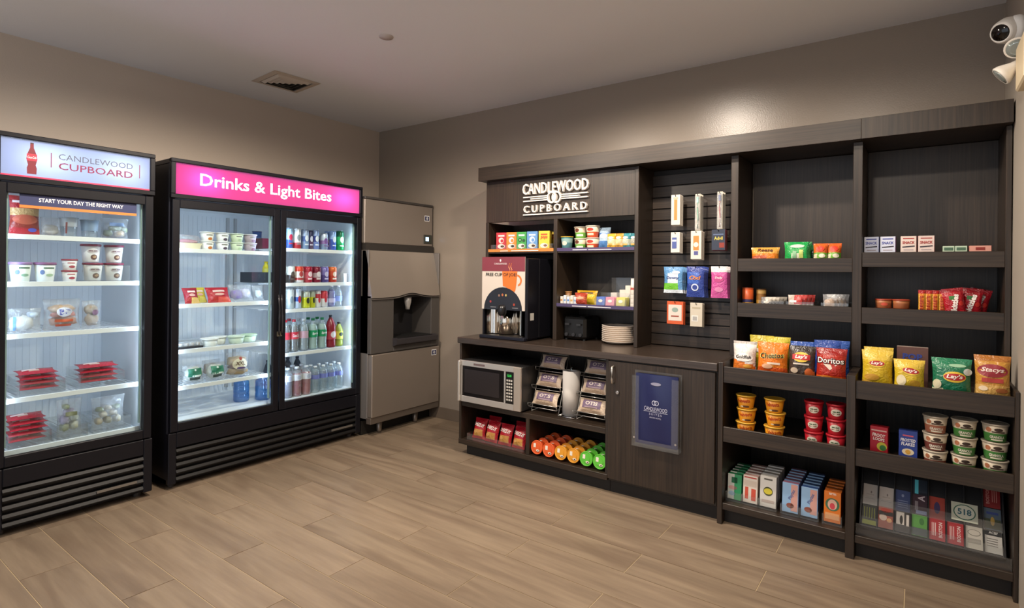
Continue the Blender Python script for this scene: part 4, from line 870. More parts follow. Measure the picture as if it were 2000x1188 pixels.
for k, (x, y, z) in enumerate(((-.06, .10, .055), (-.005, .12, .075), (.046, .10, .105))):
    carton('tea_box', ['small white tea box on the low step of the organizer', 'white tea box on the middle of the organizer', 'tall white tea box beside the paper cups'][k], 'tea box', .045, .05, z + .03, ('#ddd5c9', '#cfc6ba', '#e2dbd0'), (-1.61 + x, 3.352 + y + .0, HZ2 + .0045), 0, [R_(0, .04, .03, .014, '#b8aa98')])
for k in range(4):
    cup('paper_cup', ['lowest paper cup of the nested column by the post', 'second paper cup of the nested column by the post', 'third paper cup of the nested column by the post', 'top paper cup of the nested column by the post'][k], 'cup', .023, .019, .1, '#e2dace', '#eae4da', (-1.503, 3.40, HZ2 + k * .028), 0, [(.3, '#b85a50'), (.45, '#e2dace')], group='nested paper cups', lr=1.0)

# ------------------------------------------------------------------ hanging goods on the slat wall
def hook(x, z, n=1):
    return MB().tube([(0, 3.5575 - 3.5, .0), (0, -.045, .0), (0, -.052, .01)], .0022, 6)
def hang(label, x, ztop, w, h, build, count=3, name='hanging_pack', cat='toiletry', t=.006, hz=.01):
    hk = tag(place(hook(0, 0).build('slatwall_hook', P('#1c1a19', .4, .5), None), (x, 3.5, ztop - hz)), f'thin black hook holding the {label}', 'hook', 'slat wall hooks')
    first = None
    for k in range(count):
        y = 3.458 + k * (t + .005)
        if first is None:
            first = build(f'{label}, front one on its hook'); place(first, (x, y, ztop - h)); first['group'] = label
        else: dup(first, (x + .002 * k, y, ztop - h - .002 * k), 0, f'{label}, {ORD[k]} on its hook')
def card(name, cat, w, h, t, cols, prints, bev=.001):
    return lambda lb: carton(name, lb, cat, w, t, h, cols, (0, 0, 0), 0, prints, bev=bev)
hang('white carded comb with orange insert', -1.253, 1.812, .058, .19, card('comb_card', 'comb', .058, .19, .006, ('#d8cfc2', '#c9c0b2', '#ddd5c9'), [R_(0, .095, .02, .13, '#c8823c'), R_(0, .168, .03, .012, '#b8a890')]), 4)
def brush(lb, c0, c1):
    m = MB(); m.box(-.016, .006, 0, .016, .009, .225); o = m.build('toothbrush_pack', P('#cfc8b8', .4), None); tag(o, lb, 'toothbrush')
    MB().box(-.014, -.008, .004, .014, .0055, .215).build('blister', FILM, o)
    MB().tube([(0, 0, .012), (.003, 0, .07), (-.002, 0, .13), (0, 0, .17)], .0045, 8).build('brush_handle', P(c0, .35), o, True)
    MB().box(-.006, -.006, .17, .006, .004, .205).build('bristles', P(c1, .5), o)
    return o
hang('green carded toothbrush', -1.115, 1.808, .034, .225, lambda lb: brush(lb, '#7fc4a4', '#8fd0c0'), 3, t=.014)
hang('white and red carded toothbrush', -.982, 1.812, .034, .225, lambda lb: brush(lb, '#b0484a', '#5a6a9a'), 3, t=.014)
hang('small white blue-print deodorant card', -1.253, 1.576, .058, .128, card('deodorant_card', 'deodorant', .058, .128, .008, ('#d9d2c8', '#c9c2b6', '#ddd6cc'), [R_(-.006, .06, .03, .07, '#4a5a98'), R_(-.006, .075, .026, .012, '#cfd4e6', off=.0006)]), 4)
hang('carded toothpaste tube in orange and white', -1.122, 1.58, .066, .175, card('toothpaste_card', 'toothpaste', .066, .175, .007, ('#ddd4c6', '#c9bfae', '#e0d8cc'), [R_(0, .10, .034, .09, '#d8803a'), E_(0, .09, .03, .03, '#e9dccc', off=.0006), R_(0, .038, .026, .024, '#4f548a')]), 4)
hang('dark blue tablet packet with red back', -.988, 1.584, .08, .125, card('tablet_card', 'medicine', .08, .125, .009, ('#2a3244', '#8a2c22', '#38415a'), [T('Advil', 0, .072, .02, '#d8c85a', .05), R_(0, .095, .06, .008, '#5a6a8a'), R_(.02, .03, .03, .03, '#8a3024')]), 3)
def pouch(nm, w_, h_, c0, c1, f, pr, cat='wipes'):
    return lambda lb: bag(nm, lb, cat, w_, h_, .026, [P(c0, .3), P(c1, .3)] + [P('#d9e4ee', .3)], f, (0, 0, 0), 0, 0, pr)
hang('blue and lime laundry pouch', -1.263, 1.358, .125, .165, pouch('laundry_pouch', .125, .165, '#5f93c4', '#6fbf3a', lambda u, v: 1 if .1 < v < .36 and u < .8 else (2 if v < .12 or (v < .75 and abs(u - .5) < .3) else 0), [T('Downy', 0, .095, .022, '#2f4a8a', .08, .02, .2), E_(.02, .13, .05, .02, '#dfeaf4')], 'laundry pouch'), 3, t=.028)
hang('deep blue snack-shaped wipes pouch', -1.123, 1.36, .112, .188, pouch('wipes_pouch', .112, .188, '#2f4390', '#3f62b8', lambda u, v: 1 if .45 < v < .8 and u < .7 else 0, [T('Oxi', 0, .12, .026, '#d8803a', .07, .03, .2), E_(0, .06, .045, .045, '#c9d4ea'), E_(0, .06, .03, .03, '#2f4390', off=.0006)], 'laundry pouch'), 3, t=.028)
hang('pink pouch with white top', -.98, 1.362, .10, .19, pouch('pink_pouch', .10, .19, '#c8589a', '#d8d2d4', lambda u, v: 1 if v > .84 else (0), [E_(0, .115, .06, .04, '#b8407f'), T('Daily', 0, .12, .016, '#f0dce6', .045, .02, .2), E_(.0, .05, .05, .03, '#dc86b4')], 'toiletry pouch'), 3, t=.028)
hang('orange-edged white first aid packet', -1.25, 1.14, .105, .143, card('plaster_card', 'plasters', .105, .143, .007, ('#cf5a2c', '#b84a24', '#d86a3a'), [R_(0, .072, .085, .10, '#d8cfc4'), E_(0, .09, .04, .03, '#8fa39a', off=.0006), R_(0, .05, .05, .008, '#9a4a3a', off=.0006)]), 3)
hang('cream card with small grey gadget', -1.117, 1.136, .075, .146, card('gadget_card', 'card pack', .075, .146, .008, ('#cdc4b2', '#b9b09e', '#d2cabb'), [R_(-.008, .05, .04, .038, '#e2dfd8'), R_(-.008, .05, .026, .024, '#a9a7a4', off=.0008), R_(.0, .115, .05, .01, '#b3a88f')]), 3)

# ------------------------------------------------------------------ microwave bay
o = empty('microwave', 'stainless front microwave oven on the base cabinet shelf', 'microwave', (-2.385, 3.015, .384))
box('casing', (-.275, .018, .008, .265, .40, .30), P('#2b2a2a', .4), o, .004)
fr = MB(); fr.box(-.275, 0, .008, .205, .017, .05); fr.box(-.275, 0, .262, .205, .017, .30); fr.box(-.275, 0, .05, -.245, .017, .262); fr.box(.08 + .045, 0, .05, .205 - .065, .017, .262)
d_ = fr.build('door', P('#c9c5c0', .3, .55), o, False, .002); box('door_window', (-.245, .003, .05, .125, .016, .262), P('#191718', .12), d_)
MB().box(-.225, .0015, .075, .085, .0028, .24).build('window_mesh', P('#2d292a', .2), d_)
box('door_handle', (-.272, -.022, .01, -.252, -.001, .298), P('#d2cdc6', .25, .55), d_, .005)
patch(d_, -.09, .281, .1, .014, P('#6a5a5a', .4), lambda x, z: (x, -.0008, z), name='badge')
cp = box('control_panel', (.14, 0, .05, .205, .017, .262), P('#1a191a', .25), o); box('frame_side', (.205, 0, .008, .262, .018, .30), P('#bfb5aa', .32, .5), o, .003)
patch(cp, .172, .238, .044, .03, P('#0d2a12', .3), lambda x, z: (x, -.001, z), name='display'); txt(cp, '12:30', .172, .238, .014, P('#3fd05a', .5, 0, .8), lambda x, z: (x, -.002, z), .034, .0)
for r_ in range(7):
    for q in range(3): patch(cp, .155 + q * .0175, .205 - r_ * .0215, .013, .012, P('#c8c2b8', .5), lambda x, z: (x, -.001, z), n=2, name='key')
for i, (x, y) in enumerate(((-.24, .03), (.23, .03), (-.24, .37), (.23, .37))): MB().lathe([(.012, 0), (.012, .009)], 8, c=(x, y, 0)).build('foot', DARK, o)
def wire_rack(label, x, who):
    o = empty('wire_rack', label, 'wire rack', (x, 3.12, .384)); W_ = .105; m = MB()
    for s in (-1, 1):
        m.tube([(s * W_, .0, .003), (s * W_, .02, .05), (s * W_, .13, .375)], .0028, 6); m.tube([(s * W_, .0, .003), (s * W_, .24, .003), (s * W_, .13, .375)], .0028, 6)
        for z, y in ((.05, -.0), (.165, .045), (.28, .09)): m.tube([(s * W_, y + .045, z), (s * (W_ + .006), y - .03, z - .012), (s * (W_ + .006), y - .035, z + .012)], .0024, 6)
    for z, y in ((.05, 0), (.165, .045), (.28, .09)):
        m.tube([(-W_, y + .045, z), (W_, y + .045, z)], .0024, 6); m.tube([(-W_ - .006, y - .03, z - .012), (W_ + .006, y - .03, z - .012)], .0024, 6); m.tube([(-W_ - .006, y - .035, z + .012), (W_ + .006, y - .035, z + .012)], .0024, 6)
    m.tube([(-W_, .24, .003), (W_, .24, .003)], .0024, 6); m.tube([(-W_, .13, .375), (W_, .13, .375)], .0024, 6)
    m.build('wire_frame', P('#b9b6b0', .3, .8), o, True)
    for k, (z, y) in enumerate(((.05, 0), (.165, .045), (.28, .09))):
        p = bag('pastry_pack', f'wrapped pastry with purple label, {["bottom", "middle", "top"][k]} of {who}', 'pastry', .196, .088, .044, [P('#b79f88', .35), P('#cbb6a0', .35)], lambda u, v: 1 if u < .15 or u > .85 else 0, (x, 3.12 + y - .002, .384 + z + .006), 0, -.45,
                [R_(0, .052, .125, .05, '#6d5a72'), T('OTIS', 0, .056, .024, '#d5c8bc', .085, .03, .0), R_(0, .032, .09, .008, '#a08a94', off=.0006)], 'wrapped pastries')
wire_rack('three-tier wire rack of pastries next to the microwave', -2.0, 'the rack next to the microwave')
wire_rack('three-tier wire rack of pastries beside the cabinet door', -1.655, 'the rack beside the cabinet door')
o = empty('paper_towel_holder', 'chrome upright paper towel holder in the open cabinet', 'towel holder', (-1.828, 3.17, .384))
MB().tube([(-.052, -.06, .004), (.052, -.06, .004), (.052, .06, .004), (-.052, .06, .004), (-.052, -.06, .004)], .004, 6).build('base', CHROME, o, True)
MB().tube([(-.052, 0, .004), (.052, 0, .004)], .004, 6).build('base_bar', CHROME, o, True); MB().tube([(0, 0, .006), (0, 0, .305), (.008, 0, .314), (0, 0, .32), (-.008, 0, .314), (0, 0, .306)], .0035, 6).build('pole', CHROME, o, True)
r = tag(place(MB().lathe([(.018, .0), (.056, .0), (.056, .285), (.018, .285), (.018, .0)], 32, caps=False).build('paper_towel_roll', P('#d8d3cc', .8), None, True), (-1.828, 3.17, .393)), 'white paper towel roll standing on its chrome holder', 'paper towels')
DZ = .1125
bin_('clear tray under the red cracker bags', .49, .26, .045, (-2.375, 3.06, DZ), 0, .045)
for k, (x, y, w_, rz) in enumerate(((-2.555, 3.11, .11, .05), (-2.435, 3.10, .115, -.02), (-2.315, 3.10, .11, .03), (-2.198, 3.10, .11, -.03), (-2.51, 3.21, .11, .06), (-2.265, 3.21, .11, .05))):
    bag('cracker_bag', ['first red cracker bag from the cabinet end, front row', 'second red cracker bag from the cabinet end, front row', 'third red cracker bag from the cabinet end, front row', 'fourth red cracker bag from the cabinet end, beside the divider', 'red cracker bag behind the first two', 'red cracker bag behind the third and fourth'][k], 'snack bag', w_, .145, .055,
        [P('#b01c28', .3), P('#c8924a', .4)], lambda u, v: 1 if .12 < v < .42 and .15 < u < .85 else 0, (x, y, DZ + .005), rz, -.36, [T('CHEEZ-IT', 0, .095, .024, '#f0e4dc', .085, .03, .0, -.15), E_(-.02, .045, .03, .022, '#d8a860'), E_(.02, .05, .03, .02, '#c88a3c')], 'red cracker bags')
def fruitcup(lb, c0, c1, loc):
    o = cup('fruit_cup', lb, 'fruit cup', .034, .042, .055, c0, c1, loc, 0, [], [], None, 24, .006)
    o.rotation_euler = (PI / 2 - .12, 0, .0)
    patch(o, 0, 0, .05, .045, P(c1, .35), lambda x, z: (x, z, .0595), 'ellipse', name='print_patch'); patch(o, -.014, .012, .018, .026, P('#e9e2d2', .5), lambda x, z: (x, z, .0605)); patch(o, .012, -.018, .026, .014, P('#e6dcc8', .5), lambda x, z: (x, z, .0605), 'ellipse'); patch(o, .014, -.019, .012, .006, P('#3a2a1c', .5), lambda x, z: (x, z, .0612), 'ellipse')
    return o
for cl, c0, c1, xs in (('orange', '#c8481c', '#e0602c', (-2.0255, -1.934)), ('yellow', '#c8861c', '#e09a2c', (-1.8425, -1.751)), ('green', '#3f9a1c', '#5fbf3a', (-1.6595, -1.568))):
    first = None
    for r_ in range(4):
        for q, x in enumerate(xs):
            lb = f'{cl} fruit cup lying on its side, {ORD[r_]} from the front, {"nearer the divider" if q == 0 else "farther from the divider"}'
            loc = (x, 3.125 + r_ * .075, DZ + .048)
            if first is None: first = fruitcup(lb, c0, c1, loc); first['group'] = cl + ' fruit cups'
            else: dup(first, loc, 0, lb, PI / 2 - .12)

# bag holder on the door
o = empty('bag_holder', 'clear acrylic holder fixed to the cabinet door', 'holder', (-1.19, 3.033, .335))
m = MB(); m.box(-.137, -.004, 0, .137, -.001, .425); m.box(-.137, -.045, 0, -.134, -.004, .40); m.box(.134, -.045, 0, .137, -.004, .40); m.box(-.134, -.045, .0, .134, -.042, .04); m.box(-.137, -.042, 0, .137, -.004, .003)
m.box(-.134, -.045, .04, -.095, -.042, .40); m.box(.095, -.045, .04, .134, -.042, .40)
m.build('clear_pocket', ACRYL, o)
for x in (-.12, .12): MB().lathe([(.006, 0), (.006, -.003)], 12, c=(x, -.0455, .05), axis='y').build('stud', CHROME, o, True)
sb = MB()
def sbag(u, v): 
    x = (u - .5) * .245; return (x, -.024 - .011 * math.sin(PI * u) * math.sin(PI * v) - .003 * math.sin(9 * u + 4 * v), .395 * v)
def sbh(u, v): return 0
sb.grid(sbag, 16, 16); sb.grid(lambda u, v: (sbag(u, v)[0], -.012 + .003 * math.sin(6 * u), sbag(u, v)[2]), 8, 8)
b_ = tag(place(sb.build('shopping_bag', P('#1c2350', .3), None, True), (-1.19, 3.033, .352)), 'navy plastic carrier bags folded in the clear door holder', 'shopping bag')
sf = lambda x, z: (lambda p: (p[0], p[1] - .0025, p[2]))(sbag(x / .245 + .5, z / .395)); LT = P('#c9cbe0', .5)
txt(b_, 'CANDLEWOOD', 0, .205, .022, LT, sf, .135, .0); patch(b_, 0, .189, .14, .002, LT, sf); txt(b_, 'SUITES', 0, .176, .012, LT, sf, .075, .0, 0, 1.5); txt(b_, 'AN IHG HOTEL', 0, .157, .008, LT, sf, .07, .0)
for sx in (-1, 1):
    m = MB()
    for k in range(20):
        a0, a1 = 2 * PI * k / 20, 2 * PI * (k + 1) / 20
        m.add([sf(sx * .007 + .014 * q * math.cos(a), .24 + .014 * q * math.sin(a)) for q, a in ((1, a0), (1, a1), (.75, a1), (.75, a0))], [(0, 1, 2, 3)])
    m.build('emblem', LT, b_)
patch(b_, .0, .345, .06, .018, P('#8a8aa0', .5), sf, 'ellipse', name='hand_hole')

# ------------------------------------------------------------------ middle shelving bay
Z1 = 1.367; Z2 = 1.110
bag('caramel_bag', 'orange candy bag on the upper shelf next to the slat wall', 'candy bag', .15, .105, .05, [P('#d87a24', .3), P('#e0a04a', .35), P('#b85a3a', .35)], lambda u, v: 1 if v > .62 else (2 if v < .5 and u < .6 else 0), (-.714, 3.40, Z1), .1, -.22, [T('Reese', 0, .085, .022, '#5a3418', .08, .03, .2)])
bag('mint_bag', 'bright green candy bag on the upper shelf', 'candy bag', .14, .13, .055, [P('#1f9a4a', .3), P('#d8d8c0', .4), P('#0f6a34', .3)], lambda u, v: 1 if v < .5 and .3 < u < .72 else (2 if u > .85 else 0), (-.549, 3.41, Z1), 0, -.08, [E_(0, .105, .07, .02, '#b9dfc2'), R_(-.012, .058, .02, .04, '#7fae86'), R_(.02, .062, .02, .045, '#b9c86a')])
bag('tree_nut_bag', 'dark green pouch tucked behind the bright green bag', 'candy bag', .09, .115, .04, [P('#1d5c34', .35)], 0, (-.49, 3.47, Z1), .1, -.1)
for k, x in enumerate((-.438, -.375)):
    bag('gummy_bag', ['first orange-topped gummy bag on the upper shelf', 'second orange-topped gummy bag on the upper shelf'][k], 'candy bag', .07, .12, .045, [P('#6faa3a', .35), P('#d8642c', .35), P('#d8cfae', .4)], lambda u, v: 1 if v > .55 else (2 if u < .3 and v < .5 else 0), (x, 3.40 + .012 * k, Z1), 0, -.14, [E_(0, .088, .04, .03, '#d83a24'), E_(.01, .05, .03, .022, '#e6e0c8')], 'orange gummy bags')
cup('peanut_can', 'orange and yellow round nut can on the second shelf', 'can', .03, .03, .125, '#d8a23a', '#b8502a', (-.808, 3.42, Z2), 0, [(.36, '#2f2a4a'), (.5, '#cf5a2a')], [R_(0, .053, .05, .012, '#3a3566')], lr=1.02)
cup('nut_can', 'gold nut can behind the orange can', 'can', .026, .026, .12, '#b98a3a', '#6a4a2a', (-.742, 3.45, Z2), 0, [(.5, '#8a5f2a'), (.8, '#c8a05a')], lr=1.02)
def small_bin(lb, x, w_): return bin_(lb, w_, .2, .06, (x, 3.36, Z2), 0, .06)
small_bin('clear bin of foil mints on the second shelf', -.672, .13)
for k in range(5): bag('mint_pack', f'{ORD[k]} grey foil mint pack in the clear bin', 'candy', .06, .075, .018, [P('#6f6a68', .3), P('#b9b0a2', .35), P('#2f3a3a', .35)], lambda u, v: 1 if v > .6 and u > .4 else (2 if v < .3 else 0), (-.70 + .014 * k, 3.378 + .026 * k, Z2 + .005), .04 - .02 * k, -.2, [E_(0, .045, .03, .014, '#d8d0c2')], 'foil mint packs')
small_bin('clear bin of red and white bars on the second shelf', -.53, .135)
for k in range(4): bag('snack_bar', f'{ORD[k]} red and white snack bar in the clear bin', 'snack bar', .075, .092, .02, [P('#b8a89c', .35), P('#b8302c', .3), P('#7a3a3a', .3)], lambda u, v: 1 if v > .45 and u > .45 else (2 if v < .2 else 0), (-.555 + .016 * k, 3.378 + .03 * k, Z2 + .005), .03 * (k - 1), -.22, [R_(-.01, .055, .035, .012, '#efe4dc'), E_(.015, .03, .025, .016, '#e0d8d0')], 'red and white bars')
small_bin('clear bin of wrapped cookies on the second shelf', -.365, .125)
for k in range(4): filmbag('cookie_pack', f'{ORD[k]} wrapped cookie in the clear bin', 'cookie', .07, .10, .024, (-.388 + .015 * k, 3.38 + .03 * k, Z2 + .005), .03 * (k - 1), [('cookie', 0, .05, .05, .05, ['#a8835c', '#8f6a4a', '#b5946c', '#9a7454'][k])], 'wrapped cookies', seed=60 + k, rx=-.12)

Z3 = .7835; Z4 = .4725
bag('cracker_pouch', 'white and orange fish cracker bag at the shelf end', 'chip bag', .118, .165, .06, [P('#d9d2cc', .3), P('#d8762c', .3)], lambda u, v: 1 if v < .42 - .18 * (u - .5) else 0, (-.75, 3.11, Z3), 0, -.12, [E_(0, .095, .09, .045, '#e9e4de'), T('Goldfish', 0, .097, .018, '#2a2624', .075, .02, .15), E_(.02, .05, .04, .018, '#e0a03a')])
bag('cracker_pouch', 'white pouch standing behind the fish cracker bag', 'chip bag', .12, .17, .05, [P('#cfcac6', .3), P('#b9b2ac', .3)], lambda u, v: 1 if v > .8 else 0, (-.765, 3.19, Z3), .1, -.08)
bag('cheese_puff_bag', 'orange cheese puff bag on the chip shelf', 'chip bag', .15, .185, .07, [P('#dd7518', .3), P('#c8501c', .3), P('#e8a04a', .35)], lambda u, v: 1 if v < .34 else (2 if .3 < u < .55 and .2 < v < .45 else 0), (-.612, 3.105, Z3), 0, -.12, [T('Cheetos', 0, .118, .030, '#e8d86a', .115, .04, .1, .08), T('Cheetos', 0, .118, .027, '#2a2018', .108, .016, .1, .08, .0016), E_(-.02, .062, .05, .025, '#e6b08a'), R_(.01, .078, .06, .01, '#f0dcc8')])
bag('dark_chip_bag', 'dark brown barbecue chip bag with yellow round logo', 'chip bag', .125, .178, .065, [P('#3f342e', .3), P('#2f2724', .3), P('#b8743a', .35)], lambda u, v: 2 if v < .3 and u > .62 else (1 if v > .85 else 0), (-.478, 3.11, Z3), 0, -.12, [E_(0, .122, .075, .05, '#d8b83a'), R_(0, .122, .08, .026, '#b8282c', off=.0006), T("Lay's", 0, .122, .022, '#f4ece4', .055, .03, .2, 0, .0014), R_(0, .088, .07, .008, '#cfc4b8'), E_(-.03, .055, .035, .028, '#cdb9a2'), E_(.035, .05, .035, .04, '#c8622c')])
bag('tortilla_chip_bag', 'red tortilla chip bag with white lettering', 'chip bag', .135, .178, .065, [P('#a82a1c', .3), P('#8f1c18', .3), P('#c8501c', .3)], lambda u, v: 2 if v < .25 else (1 if v > .82 else 0), (-.350, 3.105, Z3), -.05, -.12, [T('Doritos', 0, .118, .032, '#1a1414', .12, .045, .0), T('Doritos', 0, .118, .026, '#efe9e4', .11, .01, .0, 0, .0018),
    lambda o, sf_: poly(o, [(-.03, .10), (.03, .10), (.0, .072)], P('#d8c8b8', .5), sf_, 'logo_triangle'), E_(-.02, .035, .06, .022, '#d8842c')])
for k, (x, z, c0, lb) in enumerate(((-.70, .20, '#b8a82c', 'yellow chip bag behind the fish cracker bag'), (-.605, .205, '#c8b83a', 'yellow chip bag behind the cheese puff bag'), (-.485, .19, '#2f56a8', 'blue chip bag behind the dark chip bag'), (-.375, .205, '#2a4a9a', 'blue chip bag behind the red tortilla bag'), (-.345, .20, '#3258a8', 'blue chip bag in the corner by the post'))):
    bag('chip_bag', lb, 'chip bag', .12, z, .05, [P(c0, .3)], 0, (x, (3.27, 3.20, 3.20, 3.20, 3.27)[k], Z3), .1, -.08, [R_(0, z * .6, .07, .02, '#d8d2c2')], 'second row chip bags')
for x, y, who in ((-.742, 3.125, 'nearer the counter'), (-.603, 3.125, 'second stack')):
    for k in range(3):
        cup('cheese_cup', f'yellow macaroni cup, {["bottom", "middle", "top"][k]} of the {who if who != "second stack" else "stack by the red cups"}' if who == 'second stack' else f'yellow macaroni cup, {["bottom", "middle", "top"][k]} of the stack nearer the counter', 'cup', .036, .047, .066, '#d99a24', '#d8a83a', (x + .004 * (k % 2), y, Z4 + k * .07), .2 - .15 * k, [(.16, '#d98e1c')], [T('Velveeta', 0, .042, .020, '#b83a1c', .07, .02, .0, .1), E_(.01, .012, .04, .012, '#5a3a24'), E_(-.008, .012, .016, .008, '#d8c8a8', off=.0006)], 'yellow macaroni cups')
for x, who in ((-.423, 'nearer the yellow cups'), (-.327, 'against the post')):
    for k in range(3):
        cup('red_noodle_cup', f'red noodle cup, {["bottom", "middle", "top"][k]} of the stack {who}', 'cup', .034, .041, .07, '#a81826', '#b01c2a', (x, 3.125, Z4 + k * .0745), .1 * k - .1, [], [E_(0, .035, .048, .034, '#d8cfbe'), R_(0, .038, .03, .006, '#3a5a3a'), R_(0, .028, .034, .005, '#6a4a3a')], 'red noodle cups', lidh=.01)
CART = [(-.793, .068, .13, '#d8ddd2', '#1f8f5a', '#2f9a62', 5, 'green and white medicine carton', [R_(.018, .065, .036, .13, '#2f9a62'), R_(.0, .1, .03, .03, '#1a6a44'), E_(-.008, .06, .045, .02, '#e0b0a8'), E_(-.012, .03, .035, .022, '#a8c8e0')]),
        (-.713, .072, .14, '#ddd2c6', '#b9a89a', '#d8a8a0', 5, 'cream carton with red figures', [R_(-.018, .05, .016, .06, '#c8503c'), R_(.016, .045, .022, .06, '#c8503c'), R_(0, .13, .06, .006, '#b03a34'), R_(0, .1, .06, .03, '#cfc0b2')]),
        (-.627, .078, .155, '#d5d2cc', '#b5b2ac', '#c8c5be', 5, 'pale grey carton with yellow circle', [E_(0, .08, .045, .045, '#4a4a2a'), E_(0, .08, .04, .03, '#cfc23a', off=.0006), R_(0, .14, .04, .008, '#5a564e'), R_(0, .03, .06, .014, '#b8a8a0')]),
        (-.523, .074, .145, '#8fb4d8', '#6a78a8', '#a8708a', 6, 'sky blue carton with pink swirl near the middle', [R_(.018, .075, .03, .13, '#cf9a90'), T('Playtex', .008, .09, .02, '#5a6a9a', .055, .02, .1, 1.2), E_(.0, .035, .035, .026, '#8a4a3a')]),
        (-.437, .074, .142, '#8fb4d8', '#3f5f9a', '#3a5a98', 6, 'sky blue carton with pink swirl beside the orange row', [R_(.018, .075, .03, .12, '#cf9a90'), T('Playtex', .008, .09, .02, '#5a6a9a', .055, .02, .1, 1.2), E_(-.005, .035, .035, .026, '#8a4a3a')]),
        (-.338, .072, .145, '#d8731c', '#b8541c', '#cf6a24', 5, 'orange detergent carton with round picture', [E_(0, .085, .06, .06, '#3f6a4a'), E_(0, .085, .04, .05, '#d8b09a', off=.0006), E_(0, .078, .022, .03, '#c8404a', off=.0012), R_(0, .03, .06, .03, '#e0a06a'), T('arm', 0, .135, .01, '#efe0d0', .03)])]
for x, w_, h_, cf, cs, ct, n_, lb, pr in CART:
    first = None
    for k in range(n_):
        loc = (x, 3.105 + k * .046, .1205)
        l_ = f'{lb}, front of its row' if k == 0 else f'{lb}, {ORD[k]} from the front'
        if first is None: first = carton('medicine_carton', l_, 'carton', w_, .038, h_, (cf, cs, ct), loc, 0, pr, lb + ' row', -.09)
        else: dup(first, loc, 0, l_, -.09)
    bin_(f'clear tray under the {lb} row', w_ + .012, .33, .02, (x + .001, 3.085, .1125), 0, .05, 'tray', 'pusher_tray')

# ------------------------------------------------------------------ shelving bay at the end wall
Z1 = 1.3935; Z2 = 1.108
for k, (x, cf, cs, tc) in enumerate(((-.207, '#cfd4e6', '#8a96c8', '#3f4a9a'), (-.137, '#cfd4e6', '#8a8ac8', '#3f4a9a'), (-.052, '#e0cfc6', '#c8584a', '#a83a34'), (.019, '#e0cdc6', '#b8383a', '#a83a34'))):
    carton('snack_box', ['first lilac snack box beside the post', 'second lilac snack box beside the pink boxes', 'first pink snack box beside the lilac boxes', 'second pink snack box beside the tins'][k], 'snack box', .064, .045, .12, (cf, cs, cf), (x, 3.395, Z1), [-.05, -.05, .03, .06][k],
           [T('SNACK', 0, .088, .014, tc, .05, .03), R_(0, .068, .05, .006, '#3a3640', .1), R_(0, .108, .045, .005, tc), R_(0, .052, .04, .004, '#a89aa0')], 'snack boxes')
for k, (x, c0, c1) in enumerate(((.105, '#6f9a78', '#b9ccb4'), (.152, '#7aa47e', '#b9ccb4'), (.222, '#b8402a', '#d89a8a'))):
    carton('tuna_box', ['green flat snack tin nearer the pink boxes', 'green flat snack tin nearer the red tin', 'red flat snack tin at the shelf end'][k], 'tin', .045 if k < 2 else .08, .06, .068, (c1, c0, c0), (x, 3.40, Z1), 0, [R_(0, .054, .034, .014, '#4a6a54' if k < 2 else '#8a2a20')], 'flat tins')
for k, (x, who) in enumerate(((-.153, 'nearer the post'), (-.08, 'nearer the candy bars'))):
    for q in range(2):
        cup('peanut_butter_cup', f'round copper-brown snack cup {who}, {"bottom" if q == 0 else "top"} of its pair', 'cup', .034, .036, .042, '#9a5a38', '#a8442c', (x, 3.41, Z2 + q * .0455), 0, [(.6, '#a8683f')], [E_(.005, .02, .03, .016, '#c8503a')] if q and not k else [], 'copper snack cups', lr=1.04)
for k in range(4):
    bag('candy_bar', f'{ORD[k]} orange candy bar standing with red top', 'candy bar', .028, .14, .014, [P('#d8781c', .3), P('#a81c1c', .3), P('#d8a03a', .3)], lambda u, v: 1 if v > .86 else (2 if u < .25 or u > .8 else 0), (.003 + k * .0265, 3.40 + .004 * k, Z2), 0, -.06, [T("REESE'S", 0, .07, .016, '#a8281c', .085, .02, 0, PI / 2)], 'orange candy bars')
for k, (x, rz, ry) in enumerate(((.138, .05, -.14), (.185, -.03, .08), (.205, 0, .2))):
    bag('fruit_candy_bag', ['red fruit candy bag leaning towards the candy bars', 'red fruit candy bag in the middle of its group', 'red fruit candy bag leaning towards the end wall'][k], 'candy bag', .085, .145, .035, [P('#a81826', .3), P('#8a1420', .3), P('#3f7a3a', .35)], lambda u, v: 1 if v > .88 else (2 if .3 < u < .62 and .62 < v < .72 else 0), (x, 3.395 + .042 * k, Z2 + .008), rz, -.06, [T('Skittles', 0, .07, .024, '#efe6e0', .095, .04, .0, 1.35), E_(.025, .07, .018, .022, '#c83028')], 'red fruit candy bags', ry=ry)
Z3 = .7835; Z4 = .4725
def lays(lb, x, y, w_, h_, c0, rz, pr, name='chip_bag'): return bag(name, lb, 'chip bag', w_, h_, .065, [P(c0, .28), P('#d8b94a' if c0 != '#1d6a4c' else '#2a7a58', .3), P('#c89a3a' if c0 != '#1d6a4c' else '#b9b89a', .35)], lambda u, v: 1 if v > .78 else (2 if v < .28 and u < .3 else 0), (x, y, Z3), rz, -.12, pr)
LOGO = lambda x, z, w_, r=0.0: [E_(x, z, w_ * 1.05, w_ * .62, '#d8b83a', rot=r), E_(x, z, w_, w_ * .4, '#a8242a', rot=r, off=.0006), T("Lay's", x, z, w_ * .3, '#f2e6dc', w_ * .75, .03, .2, r, .0014)]
lays('yellow chip bag beside the shared post', -.162, 3.105, .125, .185, '#c8a824', .0, LOGO(0, .125, .06) + [E_(-.02, .06, .06, .03, '#b98a2c')])
lays('shorter yellow chip bag beside the green one', -.04, 3.10, .118, .155, '#c8ac2a', .05, LOGO(.005, .105, .062, -.15) + [E_(-.03, .06, .035, .05, '#d9cda8'), E_(.02, .05, .04, .03, '#b9902c')])
lays('yellow chip bag in the second row behind the first', -.16, 3.20, .12, .19, '#b99a24', .1, [])
